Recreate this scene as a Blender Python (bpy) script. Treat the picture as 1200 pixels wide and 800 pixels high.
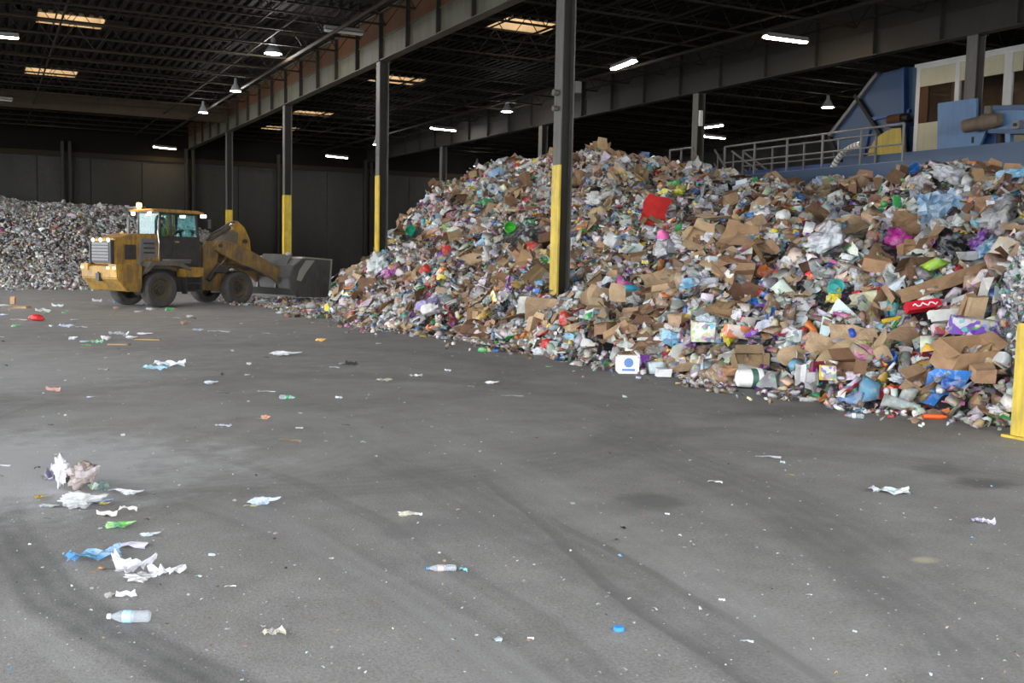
import bpy, bmesh, math, random
import numpy as np
from mathutils import Vector, Matrix, noise
random.seed(11); rng = np.random.default_rng(11)
D = bpy.data
for o in list(D.objects): D.objects.remove(o)
SC = bpy.context.scene
C = SC.collection
PI = math.pi

# ------------------------------------------------------------------ camera
FPX = 1200.3
CF = Vector((0.45463494, 0.88651581, -0.08600461))
CR = Vector((0.89042713, -0.45467416, 0.02027161))
CU = Vector((0.02113297, 0.08579702, 0.99608848))
CAM = Vector((0, 0, 2.0))
cd = D.cameras.new('camera'); cam = D.objects.new('camera', cd); C.objects.link(cam)
cd.sensor_width = 36; cd.lens = FPX / 1200 * 36; cd.clip_start = .05; cd.clip_end = 500
M = Matrix.Identity(4)
for i in range(3):
    M[i][0] = CR[i]; M[i][1] = CU[i]; M[i][2] = -CF[i]; M[i][3] = CAM[i]
cam.matrix_world = M
SC.camera = cam

# ------------------------------------------------------------------ daylight, exposure
SC.view_settings.view_transform = 'Standard'; SC.view_settings.look = 'None'
SC.view_settings.gamma = 1; SC.view_settings.use_curve_mapping = False
SC.view_settings.exposure = 2.5
w = D.worlds.new('overcast_sky'); SC.world = w; w.use_nodes = True
nt = w.node_tree; bg = nt.nodes['Background']
tc = nt.nodes.new('ShaderNodeTexCoord'); sx = nt.nodes.new('ShaderNodeSeparateXYZ'); cr = nt.nodes.new('ShaderNodeValToRGB')
nt.links.new(tc.outputs['Generated'], sx.inputs[0]); nt.links.new(sx.outputs['Z'], cr.inputs[0]); nt.links.new(cr.outputs[0], bg.inputs[0])
cr.color_ramp.elements[0].position = 0.0; cr.color_ramp.elements[0].color = (.97, .98, 1.0, 1)
cr.color_ramp.elements[1].position = .9; cr.color_ramp.elements[1].color = (.84, .91, 1.0, 1)
bg.inputs[1].default_value = 1.5

# ------------------------------------------------------------------ helpers
def ray_dir(px, py): return (CF + CR * ((px - 600) / FPX) + CU * ((400 - py) / FPX))
def at_z(px, py, z=0.0):
    d = ray_dir(px, py); return CAM + d * ((z - CAM.z) / d.z)
def at_x(px, py, x):
    d = ray_dir(px, py); return CAM + d * (x / d.x)

def node_mat(name, color=(.5, .5, .5), rough=.6, metal=0.0, **kw):
    m = D.materials.new(name); m.use_nodes = True
    b = m.node_tree.nodes['Principled BSDF']
    b.inputs['Base Color'].default_value = (*color, 1); b.inputs['Roughness'].default_value = rough
    b.inputs['Metallic'].default_value = metal
    for k, v in kw.items(): b.inputs[k].default_value = v
    return m
class N:
    """tiny node graph helper"""
    def __init__(s, m): s.t = m.node_tree; s.b = s.t.nodes['Principled BSDF']
    def n(s, typ, **kw):
        x = s.t.nodes.new(typ)
        for k, v in kw.items(): setattr(x, k, v)
        return x
    def l(s, a, b): s.t.links.new(a, b)
    def put(s, sock, v):
        if hasattr(v, 'is_output'): s.l(v, sock)
        elif isinstance(v, (tuple, list)) and len(v) == 3 and sock.type == 'RGBA': sock.default_value = (*v, 1)
        else: sock.default_value = v
    def math(s, op, a, b=0.0, clamp=False):
        x = s.n('ShaderNodeMath', operation=op, use_clamp=clamp); s.put(x.inputs[0], a); s.put(x.inputs[1], b); return x.outputs[0]
    def pos(s): return s.n('ShaderNodeNewGeometry').outputs['Position']
    def obj(s): return s.n('ShaderNodeTexCoord').outputs['Object']
    def noise(s, vec, scale, detail=3, rough=.55, col=False, dist=0.0):
        x = s.n('ShaderNodeTexNoise'); s.l(vec, x.inputs['Vector']); x.inputs['Scale'].default_value = scale
        x.inputs['Detail'].default_value = detail; x.inputs['Roughness'].default_value = rough; x.inputs['Distortion'].default_value = dist
        return x.outputs['Color' if col else 'Fac']
    def ramp(s, v, stops):
        x = s.n('ShaderNodeValToRGB'); s.l(v, x.inputs[0]); e = x.color_ramp.elements
        while len(e) < len(stops): e.new(.5)
        for q, (p, c) in zip(e, stops):
            q.position = p; q.color = (c, c, c, 1) if isinstance(c, (int, float)) else (*c, 1)
        return x.outputs[0]
    def mix(s, f, a, b, mode='MIX'):
        x = s.n('ShaderNodeMix', data_type='RGBA', blend_type=mode); s.put(x.inputs[0], f); s.put(x.inputs[6], a); s.put(x.inputs[7], b); return x.outputs[2]
    def scale(s, vec, v):
        x = s.n('ShaderNodeMapping'); s.l(vec, x.inputs[0]); x.inputs['Scale'].default_value = v; return x.outputs[0]
    def color(s, v): s.put(s.b.inputs['Base Color'], v)
    def bump(s, h, dist=.02, strength=.5):
        x = s.n('ShaderNodeBump'); s.l(h, x.inputs['Height']); x.inputs['Distance'].default_value = dist; x.inputs['Strength'].default_value = strength
        s.l(x.outputs[0], s.b.inputs['Normal'])

def grimy(name, color, rough=.6, metal=0.0, dirt=(.06, .05, .04), amt=.5, sc=1.2, world=True, spec=.5):
    m = node_mat(name, color, rough, metal, **{'Specular IOR Level': spec}); g = N(m)
    p = g.pos() if world else g.obj()
    a = g.ramp(g.noise(p, sc, 5, .65), [(.38, 0.0), (.72, 1.0)])
    b = g.ramp(g.noise(g.scale(p, (6, 6, .7)), sc * 1.5, 4, .6), [(.45, 0.0), (.8, 1.0)])
    f = g.math('MULTIPLY', g.math('ADD', a, b, True), amt)
    g.color(g.mix(f, color, dirt)); g.bump(g.noise(p, 30, 3), .01, .2)
    return m
def emit(name, color, strength):
    m = node_mat(name, (.8, .8, .8), .5); b = m.node_tree.nodes['Principled BSDF']
    b.inputs['Emission Color'].default_value = (*color, 1); b.inputs['Emission Strength'].default_value = strength
    return m
def object_colour(name, rough=.6, prints=0, fold=0.0, spec=.5, trans=0.0, tint2=(.85, .85, .83), mono=False):
    """colour comes from the object's own colour; prints adds blocks of other ink"""
    m = node_mat(name, (.8, .8, .8), rough); g = N(m)
    oi = g.n('ShaderNodeObjectInfo'); col = oi.outputs['Color']
    rnd = g.math('MULTIPLY', oi.outputs['Random'], 37.0)
    off = g.n('ShaderNodeVectorMath', operation='ADD'); g.l(g.obj(), off.inputs[0])
    cx = g.n('ShaderNodeCombineXYZ'); g.l(rnd, cx.inputs[0]); g.l(rnd, cx.inputs[1]); g.l(cx.outputs[0], off.inputs[1])
    p = off.outputs[0]
    if prints:
        v = g.n('ShaderNodeTexVoronoi', distance='MANHATTAN'); g.l(g.scale(p, (1, 1.9, 1.4)), v.inputs['Vector']); v.inputs['Scale'].default_value = 7.0
        hs = g.n('ShaderNodeHueSaturation'); g.l(v.outputs['Color'], hs.inputs['Color']); hs.inputs['Saturation'].default_value = .1 if mono else 1.15; hs.inputs['Value'].default_value = .75
        sel = g.ramp(g.noise(p, 5, 1), [(.5, 0.0), (.52, 1.0)])
        sel2 = g.ramp(g.noise(p, 9, 1), [(.56, 0.0), (.58, 1.0)])
        col = g.mix(g.math('MULTIPLY', sel, prints), col, tint2)
        col = g.mix(g.math('MULTIPLY', sel2, prints), col, hs.outputs[0])
    d = g.ramp(g.noise(p, 3.5, 4, .6), [(.35, 1.0), (.75, .62)])
    g.color(g.mix(1.0, col, d, 'MULTIPLY'))
    if fold: g.bump(g.noise(p, 14, 3, .6), .03, fold)
    g.b.inputs['Specular IOR Level'].default_value = spec
    if trans:
        g.b.inputs['Transmission Weight'].default_value = trans; g.b.inputs['IOR'].default_value = 1.15
    return m

class MB:
    def __init__(s): s.v = []; s.f = []
    def add(s, vs, fs):
        n = len(s.v); s.v += [tuple(v) for v in vs]; s.f += [tuple(i + n for i in f) for f in fs]; return s
    def box(s, x0, y0, z0, x1, y1, z1, m=None):
        vs = [Vector((x, y, z)) for z in (z0, z1) for y in (y0, y1) for x in (x0, x1)]
        if m is not None: vs = [m @ v for v in vs]
        return s.add(vs, [(0, 2, 3, 1), (4, 5, 7, 6), (0, 1, 5, 4), (2, 6, 7, 3), (0, 4, 6, 2), (1, 3, 7, 5)])
    def prism(s, pts, a, b, axis='y', m=None):
        """pts outline extruded from a to b along axis; for 'y' pts are (x,z)"""
        def P(u, v, t): return Vector({'y': (u, t, v), 'x': (t, u, v), 'z': (u, v, t)}[axis])
        n = len(pts); vs = [P(u, v, a) for u, v in pts] + [P(u, v, b) for u, v in pts]
        if m is not None: vs = [m @ v for v in vs]
        return s.add(vs, [tuple(range(n)), tuple(range(2 * n - 1, n - 1, -1))] + [(i, i + n, (i + 1) % n + n, (i + 1) % n) for i in range(n)])
    def tube(s, a, b, r, n=8, r2=None, caps=True):
        a = Vector(a); b = Vector(b); r2 = r if r2 is None else r2
        z = (b - a).normalized(); x = z.orthogonal().normalized(); y = z.cross(x)
        vs = []
        for c, rr in ((a, r), (b, r2)):
            for i in range(n):
                t = 2 * PI * i / n + PI / n; vs.append(c + x * math.cos(t) * rr + y * math.sin(t) * rr)
        fs = [(i, (i + 1) % n, (i + 1) % n + n, i + n) for i in range(n)]
        if caps: fs += [tuple(range(n - 1, -1, -1)), tuple(range(n, 2 * n))]
        return s.add(vs, fs)
    def bar(s, a, b, w, h=None, up=(0, 0, 1)):
        h = h or w; a = Vector(a); b = Vector(b); z = (b - a).normalized()
        u = Vector(up)
        if abs(z.dot(u)) > .98: u = Vector((1, 0, 0))
        x = z.cross(u).normalized(); y = x.cross(z)
        vs = [c + x * i * w / 2 + y * j * h / 2 for c in (a, b) for i, j in ((-1, -1), (1, -1), (1, 1), (-1, 1))]
        return s.add(vs, [(3, 2, 1, 0), (4, 5, 6, 7)] + [(i, (i + 1) % 4, (i + 1) % 4 + 4, i + 4) for i in range(4)])
    def path(s, pts, r, n=6):
        for a, b in zip(pts, pts[1:]): s.tube(a, b, r, n)
        return s
    def lathe(s, prof, n=16, m=None, close=True):
        vs = []
        for r, z in prof:
            for i in range(n):
                t = 2 * PI * i / n; vs.append(Vector((r * math.cos(t), r * math.sin(t), z)))
        if m is not None: vs = [m @ v for v in vs]
        k = len(prof); fs = [(j * n + i, j * n + (i + 1) % n, (j + 1) * n + (i + 1) % n, (j + 1) * n + i) for j in range(k - 1) for i in range(n)]
        if close: fs += [tuple(range(n - 1, -1, -1)), tuple(range((k - 1) * n, k * n))]
        return s.add(vs, fs)
    def mesh(s, name, mat, smooth=False, bevel=0):
        me = D.meshes.new(name); me.from_pydata(s.v, [], s.f); me.validate()
        bm = bmesh.new(); bm.from_mesh(me); bmesh.ops.recalc_face_normals(bm, faces=bm.faces)
        if bevel: bmesh.ops.bevel(bm, geom=list(bm.edges), offset=bevel, segments=2, affect='EDGES', clamp_overlap=True)
        bm.to_mesh(me); bm.free()
        if smooth:
            me.shade_smooth()
            try: me.set_sharp_from_angle(angle=math.radians(40))
            except Exception: pass
        if mat: me.materials.append(mat)
        return me
    def build(s, name, mat, parent=None, smooth=False, bevel=0, label=None, loc=None):
        o = D.objects.new(name, s.mesh(name, mat, smooth, bevel)); C.objects.link(o)
        if parent: o.parent = parent
        if label: o['label'] = label
        if loc is not None: o.location = loc
        return o
def tag(o, label, cat, group=None, kind=None):
    o['label'] = label; o['category'] = cat
    if group: o['group'] = group
    if kind: o['kind'] = kind
    return o
def empty(name, loc=(0, 0, 0), rz=0.0):
    o = D.objects.new(name, None); C.objects.link(o); o.location = loc; o.rotation_euler = (0, 0, rz); return o
def struct(o, label=None):
    o['kind'] = 'structure'
    if label: o['label'] = label
    return o
def copy_tree(o, parent=None):
    c = o.copy(); C.objects.link(c)
    if parent: c.parent = parent
    for ch in o.children: copy_tree(ch, c)
    return c

# ------------------------------------------------------------------ building materials
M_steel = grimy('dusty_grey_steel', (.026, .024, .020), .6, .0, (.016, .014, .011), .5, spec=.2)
M_steel_lit = grimy('lit_grey_column_steel', (.085, .085, .075), .6, 0, (.05, .04, .03), .55)  # lighter copy of the column steel: light on the flanges painted in
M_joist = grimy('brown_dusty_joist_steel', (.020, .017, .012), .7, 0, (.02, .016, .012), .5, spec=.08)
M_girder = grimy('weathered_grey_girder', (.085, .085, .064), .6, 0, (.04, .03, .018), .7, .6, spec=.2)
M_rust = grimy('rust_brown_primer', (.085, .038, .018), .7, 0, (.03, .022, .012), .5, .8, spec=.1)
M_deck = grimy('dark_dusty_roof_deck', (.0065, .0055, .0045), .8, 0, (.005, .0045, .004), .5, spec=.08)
M_yellow = grimy('yellow_safety_paint', (.62, .45, .03), .5, 0, (.10, .07, .03), .45, 1.5)
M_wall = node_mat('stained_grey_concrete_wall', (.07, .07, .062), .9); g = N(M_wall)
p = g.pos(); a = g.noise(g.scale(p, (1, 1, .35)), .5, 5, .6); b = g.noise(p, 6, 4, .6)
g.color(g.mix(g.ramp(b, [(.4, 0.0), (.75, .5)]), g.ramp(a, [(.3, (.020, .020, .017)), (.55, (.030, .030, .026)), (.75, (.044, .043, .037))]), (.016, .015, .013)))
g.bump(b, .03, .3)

# floor: worn grey concrete with sweeping tyre tracks
M_floor = node_mat('worn_concrete_floor', (.2, .2, .2), .78); g = N(M_floor)
p = g.pos(); sep = g.n('ShaderNodeSeparateXYZ'); g.l(p, sep.inputs[0]); X, Y = sep.outputs[0], sep.outputs[1]
base = g.ramp(g.noise(p, .22, 6, .62), [(.3, (.205, .198, .186)), (.5, (.245, .237, .224)), (.72, (.290, .281, .266))])
mott = g.ramp(g.noise(p, 2.2, 6, .7), [(.3, .80), (.7, 1.12)])
grit = g.ramp(g.noise(p, 45, 3, .7), [(.3, .72), (.7, 1.22)])
col = g.mix(1.0, g.mix(1.0, base, mott, 'MULTIPLY'), grit, 'MULTIPLY')
wob = g.math('MULTIPLY', g.math('SUBTRACT', g.noise(p, .35, 2), .5), .45)
streak = g.noise(p, 3.0, 4, .7)
def track(cx, cy, r, w_, dark, lo=.85, ymax=None):
    global col
    dx = g.math('SUBTRACT', X, cx); dy = g.math('SUBTRACT', Y, cy)
    d = g.math('SQRT', g.math('ADD', g.math('MULTIPLY', dx, dx), g.math('MULTIPLY', dy, dy)))
    d = g.math('ADD', d, wob)
    e = g.math('ABSOLUTE', g.math('SUBTRACT', d, r))
    mm = g.n('ShaderNodeMapRange', interpolation_type='SMOOTHSTEP'); g.l(e, mm.inputs[0])
    mm.inputs[1].default_value = w_; mm.inputs[2].default_value = w_ * .45; mm.inputs[3].default_value = 0; mm.inputs[4].default_value = 1
    # fine parallel lines across the track width
    ln = g.math('SINE', g.math('MULTIPLY', d, 42.0)); ln = g.math('ADD', g.math('MULTIPLY', ln, .18), .8)
    f = g.math('MULTIPLY', g.math('MULTIPLY', mm.outputs[0], ln), g.math('MULTIPLY', streak, 1.6), True)
    if ymax:   # the track fades out where the tyres came in
        mm = g.n('ShaderNodeMapRange', interpolation_type='SMOOTHSTEP'); g.l(Y, mm.inputs[0]); mm.inputs[1].default_value = ymax * 1.15; mm.inputs[2].default_value = ymax * .8; f = g.math('MULTIPLY', f, mm.outputs[0])
    col = g.mix(g.math('MULTIPLY', f, lo), col, dark)
def arc3(pa, pb, pc, w_, dark, lo):
    (ax, ay, _), (bx, by, _), (cx, cy, _) = at_z(*pa), at_z(*pb), at_z(*pc)
    d = 2 * (ax * (by - cy) + bx * (cy - ay) + cx * (ay - by))
    ux = ((ax ** 2 + ay ** 2) * (by - cy) + (bx ** 2 + by ** 2) * (cy - ay) + (cx ** 2 + cy ** 2) * (ay - by)) / d
    uy = ((ax ** 2 + ay ** 2) * (cx - bx) + (bx ** 2 + by ** 2) * (ax - cx) + (cx ** 2 + cy ** 2) * (bx - ax)) / d
    track(ux, uy, math.hypot(ax - ux, ay - uy), w_, dark, lo, max(ay, by, cy) if ay < 12 else None)
DKT = (.115, .112, .106); LTT = (.33, .325, .31)
for a_ in [((0, 575), (60, 690), (240, 797), .24, (.095, .093, .09), .95), ((0, 690), (40, 745), (110, 800), .10, LTT, .5), ((560, 555), (700, 668), (880, 790), .07, DKT, .8), ((640, 600), (730, 655), (870, 745), .06, DKT, .7),
           ((130, 555), (330, 620), (600, 790), .35, DKT, .5), ((380, 500), (560, 590), (820, 740), .4, DKT, .5), ((0, 545), (130, 556), (200, 515), .12, DKT, .5), ((250, 580), (450, 690), (600, 800), .22, LTT, .4),
           ((620, 480), (850, 560), (1150, 740), .6, DKT, .5), ((0, 478), (350, 440), (700, 470), .6, DKT, .5), ((0, 425), (300, 405), (600, 440), .5, DKT, .4), ((900, 590), (1000, 660), (1100, 800), .3, DKT, .4),
           ((500, 500), (760, 640), (980, 800), .3, LTT, .35), ((0, 500), (200, 480), (420, 520), .5, LTT, .4), ((200, 520), (420, 600), (660, 760), .12, DKT, .5), ((1200, 560), (950, 530), (700, 520), .5, DKT, .45)]:
    arc3(*a_)
def blotch(px, py, rx, ry, c, amt=.8, rag=.5):
    global col
    q = at_z(px, py)
    dx = g.math('DIVIDE', g.math('SUBTRACT', X, q.x), rx); dy = g.math('DIVIDE', g.math('SUBTRACT', Y, q.y), ry)
    d = g.math('SQRT', g.math('ADD', g.math('MULTIPLY', dx, dx), g.math('MULTIPLY', dy, dy)))
    d = g.math('ADD', d, g.math('MULTIPLY', g.math('SUBTRACT', g.noise(p, 2.6, 4, .7), .5), rag * 3))
    mm = g.n('ShaderNodeMapRange', interpolation_type='SMOOTHSTEP'); g.l(d, mm.inputs[0])
    mm.inputs[1].default_value = 1.1; mm.inputs[2].default_value = .35; mm.inputs[3].default_value = 0; mm.inputs[4].default_value = amt
    col = g.mix(mm.outputs[0], col, c)
for a_ in [(762, 586, .32, .30, (0.083, 0.080, 0.075), .75), (740, 592, .7, .30, (0.150, 0.147, 0.141), .5), (505, 618, .42, .30, (0.158, 0.150, 0.150), .6), (815, 506, .75, .35, (0.135, 0.132, 0.124), .6),
           (1150, 566, .4, .3, (0.083, 0.078, 0.072), .8), (1105, 549, .35, .3, (0.112, 0.109, 0.105), .6), (1083, 656, .13, .1, (0.500, 0.435, 0.300), .7, ), (960, 480, 2.2, .5, (0.112, 0.108, 0.102), .6),
           (240, 448, .8, .5, (0.150, 0.147, 0.141), .5), (-20, 550, 2.6, 2.2, (0.450, 0.450, 0.443), .6), (30, 430, 3.5, 4, (0.390, 0.390, 0.375), .4), (1060, 505, 1.4, .8, (0.180, 0.158, 0.120), .5)]:  # pale left patches: daylight from the open side painted into the floor
    blotch(*a_)
crack = g.n('ShaderNodeTexVoronoi', feature='F1'); g.l(p, crack.inputs['Vector']); crack.inputs['Scale'].default_value = 9.0
fleck = g.ramp(crack.outputs['Distance'], [(.0, 1.0), (.045, 1.0), (.06, 0.0)])
pick = g.n('ShaderNodeSeparateXYZ'); g.l(crack.outputs['Color'], pick.inputs[0])
col = g.mix(g.math('MULTIPLY', fleck, g.math('GREATER_THAN', pick.outputs[0], .86)), col, (.55, .55, .52))
g.color(col); g.bump(g.noise(p, 60, 4, .7), .012, .5)
g.put(g.b.inputs['Roughness'], g.ramp(g.noise(p, 1.2, 4), [(.3, .62), (.7, .85)]))

# ------------------------------------------------------------------ the shell
struct(MB().box(-60, -40, -.4, 44, 69.5, 0).build('floor', M_floor), 'worn grey concrete floor crossed by curving dark tyre tracks')
R1X, R2X, RY0 = 11.67, 23.65, 20.42
WALLY = 68.8; DECK = 9.72
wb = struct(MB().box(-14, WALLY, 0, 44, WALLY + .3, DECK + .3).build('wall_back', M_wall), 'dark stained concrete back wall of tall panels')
for k in range(-3, 12):      # cast panels with recessed joints
    x0 = -.2 + k * 3.0
    MB().box(x0 + .03, WALLY - .08, 0, x0 + 2.97, WALLY - .001, 7.3).build('wall_panel', M_wall, wb)
for x in (4.4, R1X, 17.6, R2X):  # pilasters
    MB().box(x - .3, WALLY - .45, 0, x - .12, WALLY - .08, 8.2).box(x + .12, WALLY - .45, 0, x + .3, WALLY - .08, 8.2).build('pilaster', M_steel, wb)
MB().box(-14, WALLY - .06, 7.6, 44, WALLY - .001, DECK).build('upper_shade_band', M_deck, wb)  # added dark sheet: gloom under the roof put into its colour
MB().box(-14, WALLY - .3, 7.3, 44, WALLY - .08, 7.6).build('ledger_beam', M_joist, wb)
struct(MB().box(43.5, -6, 0, 43.8, WALLY, DECK).build('wall_right', M_wall))
wl = MB().box(-7.3, -6, 8.0, -7, WALLY, DECK)
for k in range(-1, 6): wl.box(-7.3, 8 + 12 * k, 0, -7, 8.6 + 12 * k, 8.0)
struct(wl.build('wall_left', M_wall))
wf = MB().box(-13.3, -6.3, 8.0, 43.8, -6, DECK)
for x in (-13.3, 14, 30, 42.6): wf.box(x, -6.3, 0, x + 1.2, -6, 8.0)
struct(wf.build('wall_front', M_wall))

SKY = [(2.75, 39.4), (2.75, 51.6), (3.0, 64.6), (16.45, 31.7), (16.7, 44.6), (16.7, 58.3), (17.0, 66.6)]
SKX, SKY_ = 1.1, .95
dk = MB(); pitch = .32
for i in range(int(57 / pitch)):
    x = -13.2 + i * pitch
    cuts = sorted([(sy - SKY_, sy + SKY_) for sx_, sy in SKY if sx_ - SKX < x + pitch and x < sx_ + SKX])
    ys = [-6.2]
    for a_, b_ in cuts: ys += [a_, b_]
    ys.append(WALLY)
    for y0, y1 in zip(ys[::2], ys[1::2]):
        pts = [(x, DECK + .16), (x, DECK), (x + .13, DECK), (x + .17, DECK + .09), (x + .28, DECK + .09), (x + .32, DECK), (x + .32, DECK + .16)]
        dk.prism(pts, y0, y1, 'y')
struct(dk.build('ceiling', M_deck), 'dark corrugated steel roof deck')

M_sky = emit('skylight_dome_daylight', (1.0, .93, .80), .8)
M_curb = grimy('tan_dusty_skylight_curb', (.42, .30, .17), .7, 0, (.2, .13, .06), .4)
for i, (sx_, sy) in enumerate(SKY):
    t = empty('roof_skylight', (sx_, sy, DECK))
    tag(t, ['skylight nearest the camera in the left bay, white gleaming edge', 'middle skylight of the left bay above the first pale joist', 'farthest skylight of the left bay over the scrap heap',
            'large tan rimmed skylight left of the tall nearest column', 'skylight behind the top of the second column', 'small skylight between the second and third columns', 'farthest skylight right beside the third column top'][i],
        'skylight', 'skylights in the roof')
    h = .55
    MB().box(-SKX - .7, -SKY_ - .06, .165, -SKX + .04, SKY_ + .06, .19).box(SKX - .04, -SKY_ - .06, .165, SKX + .7, SKY_ + .06, .19).box(-SKX - .7, -SKY_ - .06, -.03, -SKX + .02, SKY_ + .06, -.01).box(SKX - .02, -SKY_ - .06, -.03, SKX + .7, SKY_ + .06, -.01).build('flashing', M_deck, t)
    MB().box(-SKX, -SKY_, -.02, -SKX + .05, SKY_, h).box(SKX - .05, -SKY_, -.02, SKX, SKY_, h).box(-SKX, -SKY_, -.02, SKX, -SKY_ + .05, h).box(-SKX, SKY_ - .05, -.02, SKX, SKY_, h).build('curb', M_curb, t)
    MB().lathe([(1.62, h), (1.3, h + .12), (.8, h + .22), (.01, h + .26)], 4, Matrix.Diagonal((1, SKY_ / SKX, 1, 1)) @ Matrix.Rotation(PI / 4, 4, 'Z'), False).build('dome', M_sky, t)

# columns -----------------------------------------------------------
def column(x, y, H, label, yellow=None, web_yellow=False, s=.165):
    t = empty('steel_column', (x, y, 0)); tag(t, label, 'column', 'steel columns holding the roof')
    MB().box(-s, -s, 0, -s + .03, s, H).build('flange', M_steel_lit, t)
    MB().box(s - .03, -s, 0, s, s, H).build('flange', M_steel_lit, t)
    MB().box(-s + .03, -.012, 0, s - .03, .012, H).build('web', M_steel, t)  # darker steel: shade of the recess is put into the web colour
    MB().box(-s - .06, -s - .06, 0, s + .06, s + .06, .03).build('base_plate', M_steel, t)
    MB().box(-s - .05, -s - .05, H - .03, s + .05, s + .05, H).build('cap_plate', M_steel, t)
    if yellow:
        MB().box(-s - .012, -s - .006, .02, -s + .036, s + .006, yellow).build('yellow_guard', M_yellow, t, label='yellow painted edge guard')
        if web_yellow: MB().box(-s + .036, -s + .02, .02, s - .01, -s + .04, yellow).build('yellow_guard', M_yellow, t, label='yellow painted front guard')
    return t
column(R1X, RY0, 8.15, 'tall steel column nearest the camera, yellow edge ending in the big heap', 4.0)
column(R1X, RY0 + 12, 8.15, 'steel column with thin yellow edge at the left end of the heap', 4.45)
column(R1X, RY0 + 24, 8.15, 'steel column with broad yellow lower half right behind the loader bucket', 4.3, True)
column(R1X, RY0 + 36, 8.15, 'farthest yellow banded steel column behind the loader arms', 4.0, True)
column(R2X, 19.3, 8.05, 'dark steel column in front of the cream control cabin', None)
column(R2X, 31.3, 8.05, 'bare grey column beside the stair landing behind the heap', None)
column(R2X, 43.3, 8.05, 'thin dark column rising just behind the left shoulder of the heap', None)
column(R2X, 55.3, 8.05, 'dim distant bare column between the heap and the back wall', None)
# junction boxes on the near column
t = empty('junction_box', (R1X - .24, RY0 - .02, 5.6)); tag(t, 'small pale round fittings clamped on the nearest column', 'fitting')
MB().lathe([(.07, -.06), (.07, .06)], 10, Matrix.Rotation(PI / 2, 4, 'Y')).build('dish', M_steel_lit, t)
MB().lathe([(.06, -.06), (.06, .06)], 10, Matrix.Translation((0, 0, -.35)) @ Matrix.Rotation(PI / 2, 4, 'Y')).build('dish', M_steel_lit, t)
MB().tube((.02, 0, -.35), (.02, 0, 0), .015).build('conduit', M_steel_lit, t)
t = tag(MB().box(-.09, -.07, -.13, .09, .07, .13).build('cable_box', M_steel_lit, bevel=.01, loc=(R1X + .26, RY0 - .1, 5.75)), 'small square box on the right side of the nearest column', 'box')
t = tag(MB().box(-.07, -.04, -.28, .07, .04, .28).build('notice_plate', node_mat('pale_enamel', (.6, .6, .56), .5), loc=(R2X - .05, 31.3 - .2, 7.1)), 'pale narrow plate high on the column beside the stair landing', 'plate')

# girders: plate with stiffeners, rust-brown panels above
def girder(x, z0, y0, y1, ys, label, m_lo, m_up):
    t = empty('roof_girder', (x, 0, 0)); tag(t, label, 'girder')
    zl = z0 + .75
    MB().box(-.16, y0, z0, .16, y1, z0 + .03).build('bottom_flange', m_lo, t)
    MB().box(-.05, y0, zl, .05, y1, zl + .03).build('middle_rail', m_lo, t)
    MB().box(-.16, y0, DECK - .05, .16, y1, DECK - .01).build('top_flange', m_lo, t)
    ys = [v for v in ys if y0 < v < y1]; ed = [y0] + ys + [y1]
    for a_, b_ in zip(ed, ed[1:]):
        MB().box(-.012, a_ + .02, z0 + .03, .012, b_ - .02, zl).build('web_panel', m_lo, t)
        MB().box(-.03, a_ + .06, zl + .03, .0, b_ - .06, DECK - .05).build('upper_panel', m_up, t)
    for v in ys:
        MB().box(-.15, v - .03, z0 + .03, .15, v + .03, DECK - .05).build('stiffener', M_steel, t)
JY = [RY0 - 24 + 2.4 * k for k in range(0, 31) if RY0 - 24 + 2.4 * k < WALLY - .6]
girder(R1X, 8.15, -6, WALLY - .05, JY, 'long grey roof girder with rust brown upper panels over the near columns', M_girder, M_rust)
girder(R2X, 8.05, -6, WALLY - .05, JY, 'long dark roof girder running above the heap and the cabin', M_steel, M_steel)

# open-web joists ----------------------------------------------------
ORD = 'first second third fourth fifth sixth seventh eighth ninth tenth eleventh twelfth thirteenth fourteenth fifteenth sixteenth seventeenth eighteenth nineteenth twentieth twenty-first twenty-second twenty-third twenty-fourth twenty-fifth twenty-sixth twenty-seventh twenty-eighth twenty-ninth thirtieth thirty-first'.split()
def joist_parts(L):
    zt, zb = DECK - .03, DECK - .95; n = max(4, int(L / 1.2)); dx = L / n
    top = MB().box(0, -.05, zt - .06, L, .05, zt)
    bot = MB().box(dx * .5, -.05, zb, L - dx * .5, .05, zb + .05)
    web = MB()
    for i in range(n):
        a_ = (i * dx, 0, zt - .05); m_ = ((i + .5) * dx, 0, zb + .03); b_ = ((i + 1) * dx, 0, zt - .05)
        web.bar(a_, m_, .022); web.bar(m_, b_, .022)
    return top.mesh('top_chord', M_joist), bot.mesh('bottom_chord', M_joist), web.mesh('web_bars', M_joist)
for bi, (x0, x1, nm) in enumerate([(-13, R1X - .17, 'left bay over the open floor'), (R1X + .17, R2X - .17, 'middle bay between the two girders'), (R2X + .17, 43.4, 'right bay behind the heap')]):
    ms = joist_parts(x1 - x0)
    for y in JY:
        if y < (24, 12, 8)[bi]: continue
        t = empty('roof_joist', (x0, y, 0)); tag(t, 'dark open-web roof joist of the ' + nm.split(' ')[0] + ' bay, ' + ORD[len(JY) - 1 - JY.index(y)] + ' from the back wall', 'joist', 'roof joists')
        for m_ in ms:
            o = D.objects.new(m_.name, m_); C.objects.link(o); o.parent = t
    for xi, x in enumerate([x0 + (x1 - x0) * q for q in ((.12, .37, .62, .87) if bi != 1 else (.1, .3, .5, .7, .9))]):
        b_ = MB().bar((x, 4, DECK - .9), (x, WALLY - .2, DECK - .9), .05).bar((x + .04, 4, DECK - .12), (x + .04, WALLY - .2, DECK - .12), .04).build('bridging_rod', M_joist)
        tag(b_, 'long bridging rod under the joists of the ' + nm.split(' ')[0] + ' bay, ' + ORD[xi] + ' counting from the left', 'rod', 'bridging rods')
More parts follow.
